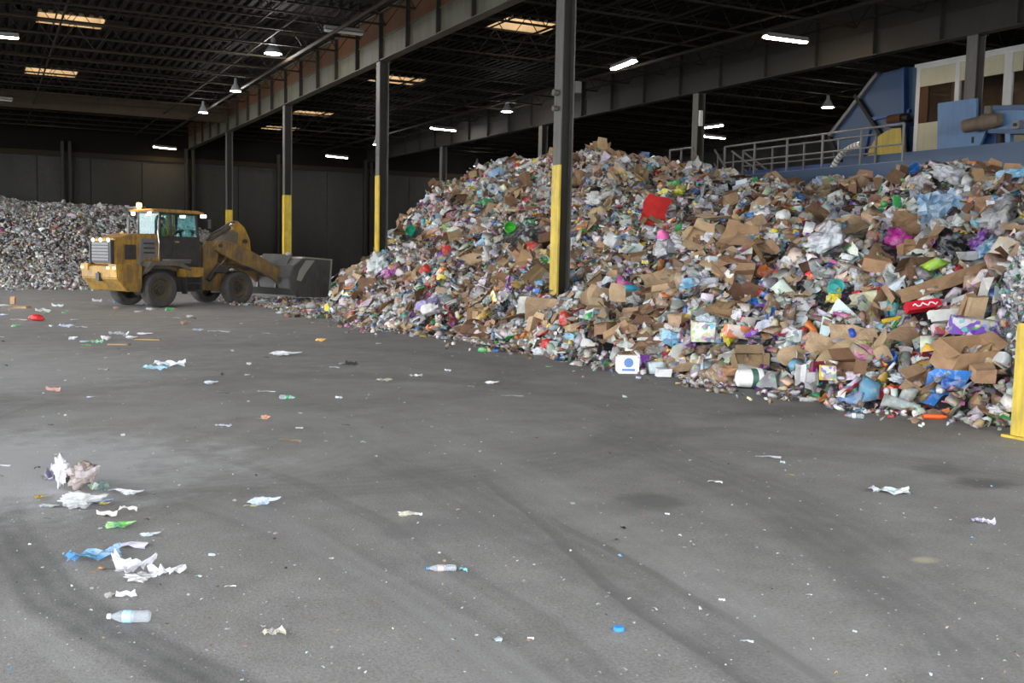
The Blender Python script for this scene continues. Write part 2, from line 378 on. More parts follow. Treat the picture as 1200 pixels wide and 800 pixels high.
t = MB().tube((9.6, 3, 8.62), (9.6, WALLY, 8.62), .06).build('sprinkler_pipe', M_joist, smooth=True); tag(t, 'dark sprinkler pipe running beside the long grey girder', 'pipe')
t = MB().tube((20.4, 3, 8.62), (20.4, WALLY, 8.62), .06).build('sprinkler_pipe', M_joist, smooth=True); tag(t, 'dark sprinkler pipe above the heap in the middle bay', 'pipe')

t = MB().box(-6.9, 56.3, 8.62, R1X - .1, 56.34, 9.34).box(-6.9, 56.2, 8.60, R1X - .1, 56.44, 8.63).box(-6.9, 56.2, 9.33, R1X - .1, 56.44, 9.36).build('cross_girder', grimy('brown_cross_girder_paint', (.06, .045, .03), .7, 0, (.03, .02, .015), .5, spec=.1)); tag(t, 'solid brown cross girder over the scrap heap, under the left bay roof', 'girder')

# lamps --------------------------------------------------------------
M_tube = emit('lit_fluorescent_tube', (1.0, .95, .90), 14); M_tube_warm = emit('lit_warm_tube', (1.0, .72, .42), 11); M_tube_off = node_mat('unlit_tube', (.5, .5, .46), .4)
M_lampbody = node_mat('lamp_sheet_metal', (.16, .16, .15), .5)
def strip(a, b, z, label, m_):
    pa, pb = at_z(*a, z), at_z(*b, z); c_ = (pa + pb) / 2; d_ = pb - pa; L = d_.length; ang = math.atan2(d_.y, d_.x)
    t = empty('strip_light', c_, ang); tag(t, label, 'lamp', 'strip lights under the roof')
    MB().box(-L / 2, -.10, .05, L / 2, .10, .13).build('housing', M_lampbody, t)
    MB().prism([(-.10, .05), (-.16, .0), (-.155, -.01), (-.09, .05)], -L / 2, L / 2, 'x').prism([(.10, .05), (.16, .0), (.155, -.01), (.09, .05)], -L / 2, L / 2, 'x').build('reflector', M_lampbody, t)
    for s_ in (-1, 1):
        MB().tube((-L / 2 + .03, s_ * .055, .0), (L / 2 - .03, s_ * .055, .0), .045, 8).build('tube', m_, t, smooth=True)
    MB().tube((-L / 2 + .15, 0, .13), (-L / 2 + .15, 0, DECK - z), .008, 5).tube((L / 2 - .15, 0, .13), (L / 2 - .15, 0, DECK - z), .008, 5).build('hanger', M_joist, t)
for a_ in [((-8, 42), (22, 44.5), 8.6, 'lit strip light at the top left corner of the view', M_tube_warm),
           ((180, 172), (206, 174.5), 8.05, 'warm strip light low against the back wall above the loader', M_tube_warm),
           ((380, 35), (426, 40), 8.75, 'unlit pale strip light hanging beside the long grey girder', M_tube_off),
           ((383, 182.5), (407, 185), 7.9, 'white strip light between the second and third columns', M_tube),
           ((505, 150), (534, 153), 8.6, 'white strip light right of the second column', M_tube),
           ((718, 81), (743, 71.5), 8.6, 'bright strip light just right of the nearest column', M_tube),
           ((896, 43), (945, 49.5), 8.6, 'warm strip light high above the middle of the heap', M_tube_warm),
           ((824, 149.5), (846, 147), 8.6, 'upper of the two strip lights beside the stair landing column', M_tube),
           ((824, 159.5), (849, 162), 8.4, 'lower warmer strip light beside the stair landing column', M_tube_warm),
           ((-4, 116), (14, 118), 8.6, 'faint strip light at the left edge of the view', M_tube_off)]:
    strip(*a_)
M_bay = emit('lit_bay_lens', (1, .97, .95), 16)
M_shade = node_mat('pale_bell_shade', (.45, .46, .47), .35, .4)
for (px, py, z, r, lab) in [(276, 107, 8.5, .22, 'bell lamp glowing left of the long girder'), (238, 132, 8.3, .22, 'bell lamp farther left, above the farthest yellow column'),
                        (594, 131, 8.5, .26, 'bell lamp hanging over the left shoulder of the heap'), (320, 63, 8.7, .30, 'brightest bell lamp close to the grey girder'),
                        (970, 126, 8.3, .25, 'bell lamp left of the blue machine housing'), (559, 195, 8.0, .25, 'tiny distant bell lamp above the heap left edge'), (441, 169.5, 8.0, .2, 'small bell lamp peeking beside the second column')]:
    q = at_z(px, py, z); t = empty('high_bay_lamp', q); tag(t, lab, 'lamp', 'bell shaped lamps under the roof')
    MB().lathe([(r, 0), (r * .92, .08), (r * .6, .22), (r * .3, .34), (r * .25, .52), (.02, .55)], 20, None, False).build('shade', M_shade, t, smooth=True)
    MB().lathe([(.01, -.01), (r * .93, .0), (r * .93, .03), (.01, .035)], 20, None, False).build('lens', M_bay, t, smooth=True)
    MB().tube((0, 0, .5), (0, 0, DECK - z), .012, 6).build('stem', M_joist, t)
    ld = D.lights.new('bay_glow', 'POINT'); ld.energy = 60 if r > .28 else 25; ld.shadow_soft_size = .2; ld.color = (1, .95, .9)
    lo = D.objects.new('bay_glow', ld); C.objects.link(lo); lo.parent = t; lo.location = (0, 0, -.25)

# ------------------------------------------------------------------ heaps
def tps(ctrl):
    P = np.array(ctrl, float); n = len(P); xy = P[:, :2]
    def K(r2): return np.where(r2 > 1e-9, .5 * r2 * np.log(r2 + 1e-12), 0)
    r2 = ((xy[:, None] - xy[None]) ** 2).sum(-1)
    A = np.zeros((n + 3, n + 3)); A[:n, :n] = K(r2) + .05 * np.eye(n); A[:n, n] = 1; A[:n, n + 1:] = xy; A[n, :n] = 1; A[n + 1:, :n] = xy.T
    s = np.linalg.solve(A, np.r_[P[:, 2], 0, 0, 0])
    def f(x, y):
        x = np.asarray(x, float); y = np.asarray(y, float); sh = x.shape; q = np.stack([x.ravel(), y.ravel()], -1)
        return (K(((q[:, None] - xy[None]) ** 2).sum(-1)) @ s[:n] + s[n] + q @ s[n + 1:]).reshape(sh)
    return f
class Heap:
    def __init__(s, f, x0, x1, y0, y1, d, bump, seed, lim=9, drop=0.0, sink=0.0):
        s.x0, s.y0, s.d = x0, y0, d; s.xs = np.arange(x0, x1 + d, d); s.ys = np.arange(y0, y1 + d, d)
        X, Y = np.meshgrid(s.xs, s.ys, indexing='ij'); H = np.clip(f(X, Y), -.4, lim)
        r = np.random.default_rng(seed)
        for wl, am in ((3.0, 1.0), (1.3, .55), (.6, .3)):
            for _ in range(14):
                a = r.uniform(0, 2 * PI); k = 2 * PI / (wl * r.uniform(.7, 1.4)); H = H + bump * am * .27 * np.sin(k * (np.cos(a) * X + np.sin(a) * Y) + r.uniform(0, 6)) * np.clip(H, 0, 1)
        H = H - drop * np.clip(H / 2, 0, 1) - sink; s.H = H
    def h(s, x, y):
        u = np.clip((np.asarray(x) - s.x0) / s.d, 0, len(s.xs) - 1.001); v = np.clip((np.asarray(y) - s.y0) / s.d, 0, len(s.ys) - 1.001)
        i = u.astype(int); j = v.astype(int); a = u - i; b = v - j; H = s.H
        return H[i, j] * (1 - a) * (1 - b) + H[i + 1, j] * a * (1 - b) + H[i, j + 1] * (1 - a) * b + H[i + 1, j + 1] * a * b
    def normal(s, x, y, e=.25):
        gx = (s.h(x + e, y) - s.h(x - e, y)) / (2 * e); gy = (s.h(x, y + e) - s.h(x, y - e)) / (2 * e)
        n = np.stack([-gx, -gy, np.ones_like(gx)], -1); return n / np.linalg.norm(n, axis=-1, keepdims=True)
    def hit(s, px, py, far=60):
        d = ray_dir(px, py); t = np.arange(6, far, .04); x = CAM.x + d.x * t; y = CAM.y + d.y * t; z = CAM.z + d.z * t
        ins = (x > s.xs[0]) & (x < s.xs[-1]) & (y > s.ys[0]) & (y < s.ys[-1])
        k = np.nonzero(((np.where(ins, s.h(x, y), -1) > z)) | (z < 0))[0]
        k = k[0] if len(k) else len(t) - 1
        return Vector((x[k], y[k], max(z[k], 0)))
heap = Heap(tps([(10.75, 7.9, 0), (9.95, 9.5, 0), (9.72, 11.05, 0), (9.4, 14, 0), (9.23, 18, 0), (9.1, 22.1, 0), (8.2, 25, 0), (8.6, 28.5, 0), (8.95, 32, 0), (10.7, 34.9, .05), (12.1, 37.4, .1), (11, 42, 0), (13, 46, 0), (17, 45, .1),
    (12.6, 40, .9), (13.5, 36.5, 2.6), (14.6, 37.8, 3.2), (16, 38.2, 4.2), (17.5, 37.4, 4.9), (18.5, 35.3, 5.45), (19, 32.5, 5.6), (19.2, 30, 5.7), (19.3, 27.4, 5.15), (19.3, 24.2, 4.6), (19, 20.3, 4.15), (18.6, 17.2, 3.95), (18, 15.1, 4.05), (17.5, 13.4, 4.05),
    (11.67, 20.46, 1.4), (11.67, 32.5, 2.05), (12.5, 35.3, 1.8), (11.8, 14, 1.35), (12.1, 11, 1.3), (12.4, 9.2, 1.2), (14.5, 9, 2.3), (14.6, 13, 2.6), (14.5, 18, 2.75), (15.2, 25, 3.7), (15.2, 30, 4.1), (12, 26, 2.2),
    (21, 36, 4.6), (22, 31, 4.6), (22, 26, 4.0), (22, 20, 3.6), (22, 15, 3.3), (20, 11, 3.8), (20, 40, 2.5), (23, 40, 1.5), (25.5, 33, 2.5), (26, 24, 2.2), (26, 15, 2.0), (18, 6, 2), (14, 6, .9), (12, 5.5, 0),
    (7, 22, -1.0), (7, 14, -1.2), (6.5, 30, -1), (7, 36, -1.2), (8, 9, -1.3), (9, 40, -1)]), 6, 27, 5, 47, .3, .17, 5, drop=.0, sink=.38)
fine = Heap(lambda x, y: 4.1 * np.sqrt(np.clip(1 - ((x - 14.7) ** 2 + (y - 7.7) ** 2) / 9.3, 0, 1)) - .05, 10.5, 19, 3.5, 12, .2, .05, 6)
scrap = Heap(tps([(-10, 50, 0), (-4, 50.5, 0), (.48, 50, 0), (2.4, 49, 0), (6, 49.5, 0), (10, 51, 0), (13.5, 53, 0), (16.5, 57, 0), (-8, 56, 4.2), (2, 56.5, 4.3), (-10, 60, 5.4), (0, 60, 5.3), (2.5, 60, 4.95), (7, 59, 4.8), (10, 59, 4.2), (12.5, 60, 2.8), (14.5, 61, 1.4), (17, 63, 0),
    (0, 66, 4.8), (7, 66, 4.5), (12, 66, 2.5), (17, 67, 0), (-10, 66, 5), (5, 54, 2.4), (-3, 54, 2.5), (10, 55, 2.4), (-4, 47, -1.5), (6, 46, -1.4), (14, 49, -1.5), (20, 60, -1.5)]), -11, 19, 46, 68.3, .4, .10, 7, drop=.95)

PAL = {'white': (.74, .74, .73), 'offwhite': (.62, .60, .55), 'grey': (.36, .37, .38), 'silver': (.52, .54, .56), 'brown': (.37, .235, .135), 'tan': (.50, .355, .22), 'darkbrown': (.17, .10, .06), 'red': (.62, .035, .03),
       'blue': (.03, .16, .52), 'lightblue': (.22, .48, .70), 'green': (.04, .34, .09), 'lime': (.35, .6, .06), 'yellow': (.80, .58, .05), 'orange': (.78, .22, .03), 'purple': (.22, .06, .42), 'pink': (.72, .14, .38), 'black': (.018, .018, .02), 'teal': (.03, .32, .34), 'maroon': (.2, .02, .04), 'clear': (.62, .68, .70), 'cream': (.68, .60, .40)}
def jitter(c, a=.14):
    k = random.uniform(.62, 1.12); return tuple(max(0, min(1, v * k * (1 + random.uniform(-a, a) * .5))) for v in c)

# pieces that lie open to view: (place on the heap, clear radius)
FOCUS = [(767,247,0.21),(1052,280,0.24),(1146,284,0.18),(1120,287,0.29),(1108,242,0.27),(1112,206,0.32),(1027,213,0.18),(797,224,0.21),(792,215,0.15),(763,215,0.24),(857,213,0.25),(700,233,0.31),(779,293,0.29),(718,283,0.24),(969,282,0.36),(1145,300,0.19),(887,268,0.16),(785,328,0.29),(690,352,0.21),(738,338,0.22),(742,352,0.21),(616,361,0.17),(552,308,0.21),(500,336,0.15),(499,358,0.23),(512,349,0.18),(455,320,0.2),(443,312,0.38),(598,270,0.45),(482,273,0.48),(623,277,0.32),(640,288,0.23),(679,212,0.21),(635,412,0.17),(536,370,0.19),(504,362,0.19),(365,360,0.18),(772,431,0.22),(777,441,0.21),(805,428,0.17),(823,400,0.21),(863,396,0.21),(837,424,0.14),(855,438,0.12),(880,430,0.17),(970,445,0.17),(955,436,0.16),(937,440,0.19),(950,440,0.17),(934,418,0.15),(967,407,0.17),(1000,396,0.2),(1063,396,0.15),(998,391,0.17),(1012,404,0.14),(1080,361,0.18),(1077,422,0.16),(1105,372,0.17),(1105,388,0.16),(1140,392,0.18),(1122,432,0.19),(1150,445,0.17),(1140,375,0.17),(1128,372,0.17),(1110,330,0.19),(1130,322,0.21),(1150,352,0.17),(1060,262,0.27),(1005,265,0.27),(962,255,0.21),(918,253,0.17),(977,340,0.37),(977,348,0.13),(897,318,0.16),(826,262,0.23),(871,335,0.21),(875,332,0.21),(830,375,0.21),(1170,255,0.29),(1160,290,0.21),(948,468,0.19),(1055,443,0.15),(1015,440,0.15),(905,440,0.15),(848,432,0.11),(1170,480,0.12),(1155,480,0.11),(879,442,0.24),(735,428,0.24),(1090,466,0.16),(1027,465,0.14),(1096,488,0.14),(1001,487,0.14)]
def open_view(P, grow=0.0):
    ok = np.ones(len(P), bool); c = np.array(CAM); d = P - c
    for px, py, r in FOCUS:
        q = heap.hit(px, py); v = np.array(q - CAM); t = np.linalg.norm(v); u = v / t
        al = d @ u; pe = np.linalg.norm(d - al[:, None] * u, axis=1)
        ok &= ~((pe < r + grow) & (al < t - .02) & (al > t - 2.5))
    return ok
# ---- small prototypes for the loose mass (triangles only)
def tri_proto(kind, r):
    if kind == 'sheet':
        nx, ny = 3, 2; vs = []
        for j in range(ny + 1):
            for i in range(nx + 1): vs.append((i / nx - .5 + r.normal(0, .07), (j / ny - .5) * .8 + r.normal(0, .07), r.normal(0, .13)))
        fs = []
        for j in range(ny):
            for i in range(nx):
                a = j * (nx + 1) + i; fs += [(a, a + 1, a + nx + 2), (a, a + nx + 2, a + nx + 1)]
    elif kind == 'fold':
        h = r.uniform(.2, .5); vs = [(-.5, -.35, 0), (0, -.4, h), (.5, -.3, .0), (-.5, .35, 0.05), (0, .4, h * .8), (.5, .3, .1)]
        vs = [tuple(np.array(v) + r.normal(0, .05, 3)) for v in vs]; fs = [(0, 1, 4), (0, 4, 3), (1, 2, 5), (1, 5, 4)]
    elif kind == 'lump':
        vs = []; n = 6
        for j, (z, rr) in enumerate(((-.3, .3), (.0, .5), (.28, .33))):
            for i in range(n): a = 2 * PI * i / n + j * .5; q = rr * r.uniform(.65, 1.25); vs.append((q * math.cos(a), q * math.sin(a) * .8, z + r.normal(0, .06)))
        vs += [(0, 0, -.4), (0.05, 0, .42)]; fs = []
        for j in range(2):
            for i in range(n): a = j * n + i; b = j * n + (i + 1) % n; fs += [(a, b, b + n), (a, b + n, a + n)]
        fs += [(18, (i + 1) % n, i) for i in range(n)] + [(19, 12 + i, 12 + (i + 1) % n) for i in range(n)]
    elif kind == 'bottle':
        vs = []; n = 7; pr = ((-.5, .17), (.18, .18 * r.uniform(.6, 1)), (.36, .07), (.5, .06))
        for x, rr in pr:
            for i in range(n): a = 2 * PI * i / n; vs.append((x, rr * math.cos(a), rr * math.sin(a) * .85))
        fs = []
        for j in range(3):
            for i in range(n): a = j * n + i; b = j * n + (i + 1) % n; fs += [(a, b + n, b), (a, a + n, b + n)]
        fs += [(0, i, i + 1) for i in range(1, n - 1)] + [(21, 21 + i + 1, 21 + i) for i in range(1, n - 1)]
    else:  # crushed box
        a, b, c_ = .5, r.uniform(.25, .45), r.uniform(.08, .25)
        vs = [(x * a, y * b, z * c_) for z in (-1, 1) for y in (-1, 1) for x in (-1, 1)]; vs = [tuple(np.array(v) + r.normal(0, .05, 3)) for v in vs]
        fs = []
        for q in ((0, 2, 3, 1), (4, 5, 7, 6), (0, 1, 5, 4), (2, 6, 7, 3), (0, 4, 6, 2), (1, 3, 7, 5)): fs += [(q[0], q[1], q[2]), (q[0], q[2], q[3])]
    return np.array(vs, float), np.array(fs, int)

def frames(nrm, tilt, r):
    n = len(nrm); nn = nrm + r.normal(0, 1, (n, 3)) * np.asarray(tilt).reshape(-1, 1); nn /= np.linalg.norm(nn, axis=1, keepdims=True)
    a = r.uniform(0, 2 * PI, n); h = np.stack([np.cos(a), np.sin(a), r.uniform(-.4, .4, n)], -1)
    xx = h - nn * (h * nn).sum(1, keepdims=True); xx /= np.linalg.norm(xx, axis=1, keepdims=True); yy = np.cross(nn, xx)
    return np.stack([xx, yy, nn], -1)
def mass_mesh(name, hp, pts, size, kinds, palette, mat, tilt=.5, grid=True, core=(.12, .11, .10), seed=3):
    """loose pieces lying over a mound: one mesh with a colour attribute"""
    r = np.random.default_rng(seed); V = []; F = []; Cc = []; off = 0
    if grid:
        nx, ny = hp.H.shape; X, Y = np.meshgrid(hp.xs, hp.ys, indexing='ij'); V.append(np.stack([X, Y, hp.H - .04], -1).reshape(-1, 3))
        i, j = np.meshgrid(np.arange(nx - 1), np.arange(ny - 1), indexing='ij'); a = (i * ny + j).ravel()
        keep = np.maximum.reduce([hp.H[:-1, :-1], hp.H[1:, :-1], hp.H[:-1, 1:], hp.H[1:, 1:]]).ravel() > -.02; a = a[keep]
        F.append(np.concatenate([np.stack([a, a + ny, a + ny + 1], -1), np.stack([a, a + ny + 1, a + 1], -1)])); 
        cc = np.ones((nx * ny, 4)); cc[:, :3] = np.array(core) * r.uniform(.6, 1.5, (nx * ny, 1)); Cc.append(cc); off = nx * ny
    n = len(pts); nr = hp.normal(pts[:, 0], pts[:, 1]) if hp else np.tile([0., 0, 1], (n, 1))
    R = frames(nr, tilt if np.ndim(tilt) else np.full(n, tilt), r)
    names = list(palette); wts = np.array([palette[k] for k in names], float); wts /= wts.sum()
    base = np.array([PAL[k] for k in names])
    ci = r.choice(len(names), n, p=wts); colr = np.clip(base[ci] * r.uniform(.4, 1.2, (n, 1)) * r.uniform(.88, 1.12, (n, 3)), 0, .9)
    protos = [tri_proto(k, r) for k in kinds for _ in range(3)]; pi = r.integers(0, len(protos), n)
    asp = r.uniform(.55, 1.2, (n, 3))
    for q, (v, f) in enumerate(protos):
        idx = np.nonzero(pi == q)[0]
        if not len(idx): continue
        vv = v[None] * asp[idx][:, None, :] * size[idx][:, None, None]
        vv = np.einsum('nij,nkj->nki', R[idx], vv) + pts[idx][:, None, :]
        V.append(vv.reshape(-1, 3)); m = len(v)
        F.append((f[None] + (np.arange(len(idx)) * m)[:, None, None] + off).reshape(-1, 3))
        c4 = np.ones((len(idx), m, 4)); c4[..., :3] = colr[idx][:, None, :]; Cc.append(c4.reshape(-1, 4)); off += len(idx) * m
    V = np.concatenate(V).astype('f4'); F = np.concatenate(F).astype('i4'); Cc = np.concatenate(Cc).astype('f4')
    me = D.meshes.new(name); me.vertices.add(len(V)); me.vertices.foreach_set('co', V.ravel()); me.loops.add(F.size); me.loops.foreach_set('vertex_index', F.ravel())
    me.polygons.add(len(F)); me.polygons.foreach_set('loop_start', np.arange(0, F.size, 3, dtype='i4')); me.polygons.foreach_set('loop_total', np.full(len(F), 3, 'i4'))
    at = me.color_attributes.new('ink', 'FLOAT_COLOR', 'POINT'); at.data.foreach_set('color', Cc.ravel()); me.update(); me.materials.append(mat)
    o = D.objects.new(name, me); C.objects.link(o); return o
def mass_mat(name, psc, amt):
    m = node_mat(name, (.5, .5, .5), .5); g = N(m)
    a = g.n('ShaderNodeVertexColor', layer_name='ink'); p = g.pos()
    v = g.n('ShaderNodeTexVoronoi'); g.l(p, v.inputs['Vector']); v.inputs['Scale'].default_value = psc
    s_ = g.ramp(g.noise(p, psc * .8, 2), [(.54, 0.0), (.58, 1.0)]); s2 = g.ramp(g.noise(p, psc * .5, 2), [(.56, 0.0), (.6, 1.0)])
    c_ = g.mix(g.math('MULTIPLY', s2, .3), a.outputs[0], (.60, .59, .56)); c_ = g.mix(g.math('MULTIPLY', s_, amt), c_, v.outputs['Color'])
    g.color(g.mix(1.0, c_, g.ramp(g.noise(p, 2.2, 4), [(.3, .72), (.7, 1.1)]), 'MULTIPLY'))
    return m
M_mass = mass_mat('loose_mixed_packaging', 13, .3); M_finemass = mass_mat('fine_container_scrap', 22, .18)
def sample(hp, n, zmin=.02, vis=True, jit=.05, seed=1, keep=None):
    r = np.random.default_rng(seed); out = []; tot = 0
    while tot < n:
        x = r.uniform(hp.xs[1], hp.xs[-2], 40000); y = r.uniform(hp.ys[1], hp.ys[-2], 40000); z = hp.h(x, y); ok = z > zmin
        nr = hp.normal(x, y)
        ok &= (nr[:, 0] * -x + nr[:, 1] * -y + nr[:, 2] * (2 - z)) > -1.5   # faces that can be seen from the front or a step aside
        if keep is not None: ok &= keep(x, y, z)
        P = np.stack([x, y, z + r.uniform(-jit, jit, len(x))], -1)[ok]; out.append(P); tot += len(P)
    return np.concatenate(out)[:n]
MIXPAL = dict(white=17, offwhite=13, grey=8, silver=8, brown=16, tan=12, darkbrown=11, red=3.0, blue=3.2, lightblue=3.2, green=2.0, lime=.7, yellow=2.0, orange=2, purple=.9, pink=1.0, black=9, teal=.8, maroon=1.8, clear=7, cream=3)
infine = lambda x, y, z: fine.h(x, y) < z + .05
P1 = sample(heap, 46000, .01, jit=.17, seed=21, keep=lambda x, y, z: (fine.h(x, y) < z + .1))
P1 = P1[open_view(P1, .0)]
r_ = np.random.default_rng(5)
o = mass_mesh('recycling_heap', heap, P1, r_.lognormal(math.log(.17), .45, len(P1)).clip(.05, .6), ['sheet', 'fold', 'lump', 'bottle', 'box'], MIXPAL, M_mass, r_.choice([.4, .8, 1.3], len(P1)), core=(.03, .027, .025))  # near-black core paints shade into the gaps between pieces
tag(o, 'huge sloping heap of loose mixed paper, plastic and cardboard recyclables', 'heap', kind='stuff')
P2 = sample(fine, 16000, .01, jit=.05, seed=22)
o = mass_mesh('container_heap', fine, P2, r_.lognormal(math.log(.085), .4, len(P2)).clip(.03, .25), ['sheet', 'fold', 'lump', 'bottle'], dict(white=20, clear=26, silver=18, offwhite=10, red=5, green=5, lightblue=6, yellow=3, pink=3, grey=10, teal=3, tan=4), M_finemass, .9, core=(.08, .08, .08), seed=4)
tag(o, 'steep side heap of finely crushed containers at the right edge', 'heap', kind='stuff')
P3 = sample(scrap, 46000, .01, jit=.06, seed=23)
o = mass_mesh('scrap_heap', scrap, P3, r_.lognormal(math.log(.115), .4, len(P3)).clip(.04, .4), ['sheet', 'fold', 'lump', 'box'], dict(white=30, offwhite=22, grey=20, silver=22, darkbrown=8, brown=6, black=9, pink=.4, maroon=1.5, tan=5, lightblue=1.4, orange=.4), M_finemass, .9, core=(.05, .045, .04), seed=5)
tag(o, 'long grey and pinkish heap of shredded scrap behind the loader', 'heap', kind='stuff')

# ------------------------------------------------------------------ piece builders
def cmesh(name, bm, mat, smooth=False):
    me = D.meshes.new(name); bmesh.ops.recalc_face_normals(bm, faces=bm.faces); bm.to_mesh(me); bm.free(); me.materials.append(mat)
    if smooth: me.shade_smooth()
    return me
def m_sheet(name, mat, w, h, nx=4, ny=3, cr=.05, th=.006, ragged=.05, curl=0.0, seed=0):
    r = random.Random(seed); bm = bmesh.new(); g_ = []
    ph = r.uniform(0, 6); a = r.uniform(0, PI)
    for j in range(ny + 1):
        for i in range(nx + 1):
            x = (i / nx - .5) * w; y = (j / ny - .5) * h
            edge = i in (0, nx) or j in (0, ny)
            x += r.gauss(0, ragged * w * (.7 if edge else .3)); y += r.gauss(0, ragged * h * (.7 if edge else .3))
            z = r.gauss(0, cr) + curl * (x * math.cos(a) + y * math.sin(a)) ** 2 * 4
            g_.append(bm.verts.new((x, y, z)))
    for j in range(ny):
        for i in range(nx):
            k = j * (nx + 1) + i; bm.faces.new((g_[k], g_[k + 1], g_[k + nx + 2], g_[k + nx + 1]))
    bmesh.ops.recalc_face_normals(bm, faces=bm.faces)
    bmesh.ops.solidify(bm, geom=bm.faces[:], thickness=th)
    return cmesh(name, bm, mat)
def m_box(name, mat, w, d, h, flaps=True, crush=.12, seed=0):
    """open carton: walls with thickness, flaps leaning outward, corners pushed about"""
    r = random.Random(seed); bm = bmesh.new(); t = .006
    def V(x, y, z): return bm.verts.new((x, y, z))
    J = lambda k: r.gauss(0, k)
    b = [V(x + J(crush * w * .4), y + J(crush * d * .4), 0) for x, y in ((-w / 2, -d / 2), (w / 2, -d / 2), (w / 2, d / 2), (-w / 2, d / 2))]
    lean = (J(crush) * h * 1.6, J(crush) * h * 1.6)
    tp = [V(v.co.x + lean[0] + J(crush * w * .5), v.co.y + lean[1] + J(crush * d * .5), h * (1 + J(crush))) for v in b]
    bm.faces.new(b)
    for i in range(4): bm.faces.new((b[i], b[(i + 1) % 4], tp[(i + 1) % 4], tp[i]))
    if flaps:
        for i in range(4):
            if r.random() < .2: continue
            p0, p1 = tp[i].co, tp[(i + 1) % 4].co; e = (p1 - p0).normalized(); out = e.cross(Vector((0, 0, 1)))
            L = min(w, d) * .48; s_ = r.uniform(-.8, 1.0); dr = (out * math.cos(s_) + Vector((0, 0, 1)) * math.sin(s_)) * L
            q = [V(*(p0 + dr + e * .03)), V(*(p1 + dr - e * .03))]; a_, c_ = V(*p0), V(*p1)
            bm.faces.new((a_, c_, q[1], q[0]))
    else: bm.faces.new(tp[::-1])
    bmesh.ops.recalc_face_normals(bm, faces=bm.faces)
    if flaps: bmesh.ops.solidify(bm, geom=bm.faces[:], thickness=t)
    return cmesh(name, bm, mat)
def m_bag(name, mat, s, flat=.5, rough=.35, sub=3, tail=True, seed=0):
    bm = bmesh.new(); bmesh.ops.create_icosphere(bm, subdivisions=sub, radius=1); o_ = Vector((seed * 7.3, seed * 1.7, 3.1))
    for v in bm.verts:
        c_ = v.co.copy(); n1 = noise.noise(c_ * 1.3 + o_); n2 = noise.noise(c_ * 3.1 + o_); n3 = abs(noise.noise(c_ * 6.5 + o_))
        k = 1 + rough * (n1 * 1.1 + n2 * .8) - rough * .9 * n3
        v.co = c_ * k
        if tail:
            q = max(0, c_.dot(Vector((.9, .2, .35)).normalized()) - .8)
            v.co += Vector((.9, .2, .35)) * q * 3.2; 
        v.co.z *= flat; v.co.x *= s; v.co.y *= s * .78; v.co.z *= s
    return cmesh(name, bm, mat, sub > 3)
def m_lathe(name, mat, prof, n=12, squash=(1, 1), dent=0.0, lie=True, seed=0, close=True, sharp=True):
    r = random.Random(seed); mb = MB(); L = prof[-1][1] - prof[0][1]
    rot = Matrix.Rotation(PI / 2, 4, 'Y') if lie else Matrix()
    mb.lathe(prof, n, None, close)
    o_ = Vector((seed * 3.7, 1, 2)); vs = []
    for v in mb.v:
        v = Vector(v); k = 1 + dent * noise.noise(v / max(L, .01) * 5 + o_) * 1.6
        v.x *= k * squash[0]; v.y *= k * squash[1]; v.z -= L / 2 + prof[0][1]; vs.append(tuple(rot @ v))
    mb.v = vs; return mb.mesh(name, mat, True)
BOT = [(.002, 0), (.028, .0), (.032, .012), (.032, .05), (.029, .055), (.032, .06), (.029, .075), (.032, .08), (.029, .095), (.032, .10), (.032, .14), (.028, .155), (.014, .185), (.0135, .20), (.015, .201), (.015, .215), (.002, .216)]
def scaled(p, k, kz=None): return [(a * k, b * (kz or k)) for a, b in p]
TUB = [(.045, 0), (.05, .002), (.06, .085), (.065, .087), (.065, .095), (.058, .095), (.055, .02), (.002, .012)]
BUCKET = [(.13, 0), (.135, .004), (.15, .30), (.157, .30), (.157, .315), (.151, .318), (.151, .335), (.157, .337), (.157, .352), (.150, .37), (.144, .37), (.128, .03), (.002, .02)]
CAN = [(.002, 0), (.026, .0), (.033, .01), (.033, .108), (.026, .12), (.002, .119)]
CUP = [(.03, 0), (.032, .002), (.044, .11), (.047, .112), (.045, .116), (.042, .11), (.03, .01), (.002, .01)]
def m_jug(name, mat, s=1.0, seed=0):
    mb = MB(); w, d, h = .075 * s, .075 * s, .17 * s
    ring = lambda k, z: [(x * w * k, y * d * k, z) for x, y in ((-1, -.8), (-.8, -1), (.8, -1), (1, -.8), (1, .8), (.8, 1), (-.8, 1), (-1, .8))]
    vs = []; 
    for k, z in ((.9, 0), (1, .01 * s), (1, h * .55), (.95, h * .62), (.97, h * .9), (.7, h * 1.1), (.28, h * 1.32), (.25, h * 1.42), (.27, h * 1.43), (.27, h * 1.52)): vs += ring(k, z)
    fs = [(j * 8 + i, j * 8 + (i + 1) % 8, (j + 1) * 8 + (i + 1) % 8, (j + 1) * 8 + i) for j in range(9) for i in range(8)] + [tuple(range(7, -1, -1)), tuple(range(72, 80))]
    mb.add(vs, fs); mb.path([(w * .3, 0, h * 1.28), (w * 1.0, 0, h * 1.2), (w * 1.25, 0, h * .95), (w * .95, 0, h * .62)], .012 * s, 6)
    rot = Matrix.Rotation(PI / 2 * .95, 4, 'Y'); mb.v = [tuple(rot @ Vector((x, y, z - h * .7))) for x, y, z in mb.v]
    return mb.mesh(name, mat, True)

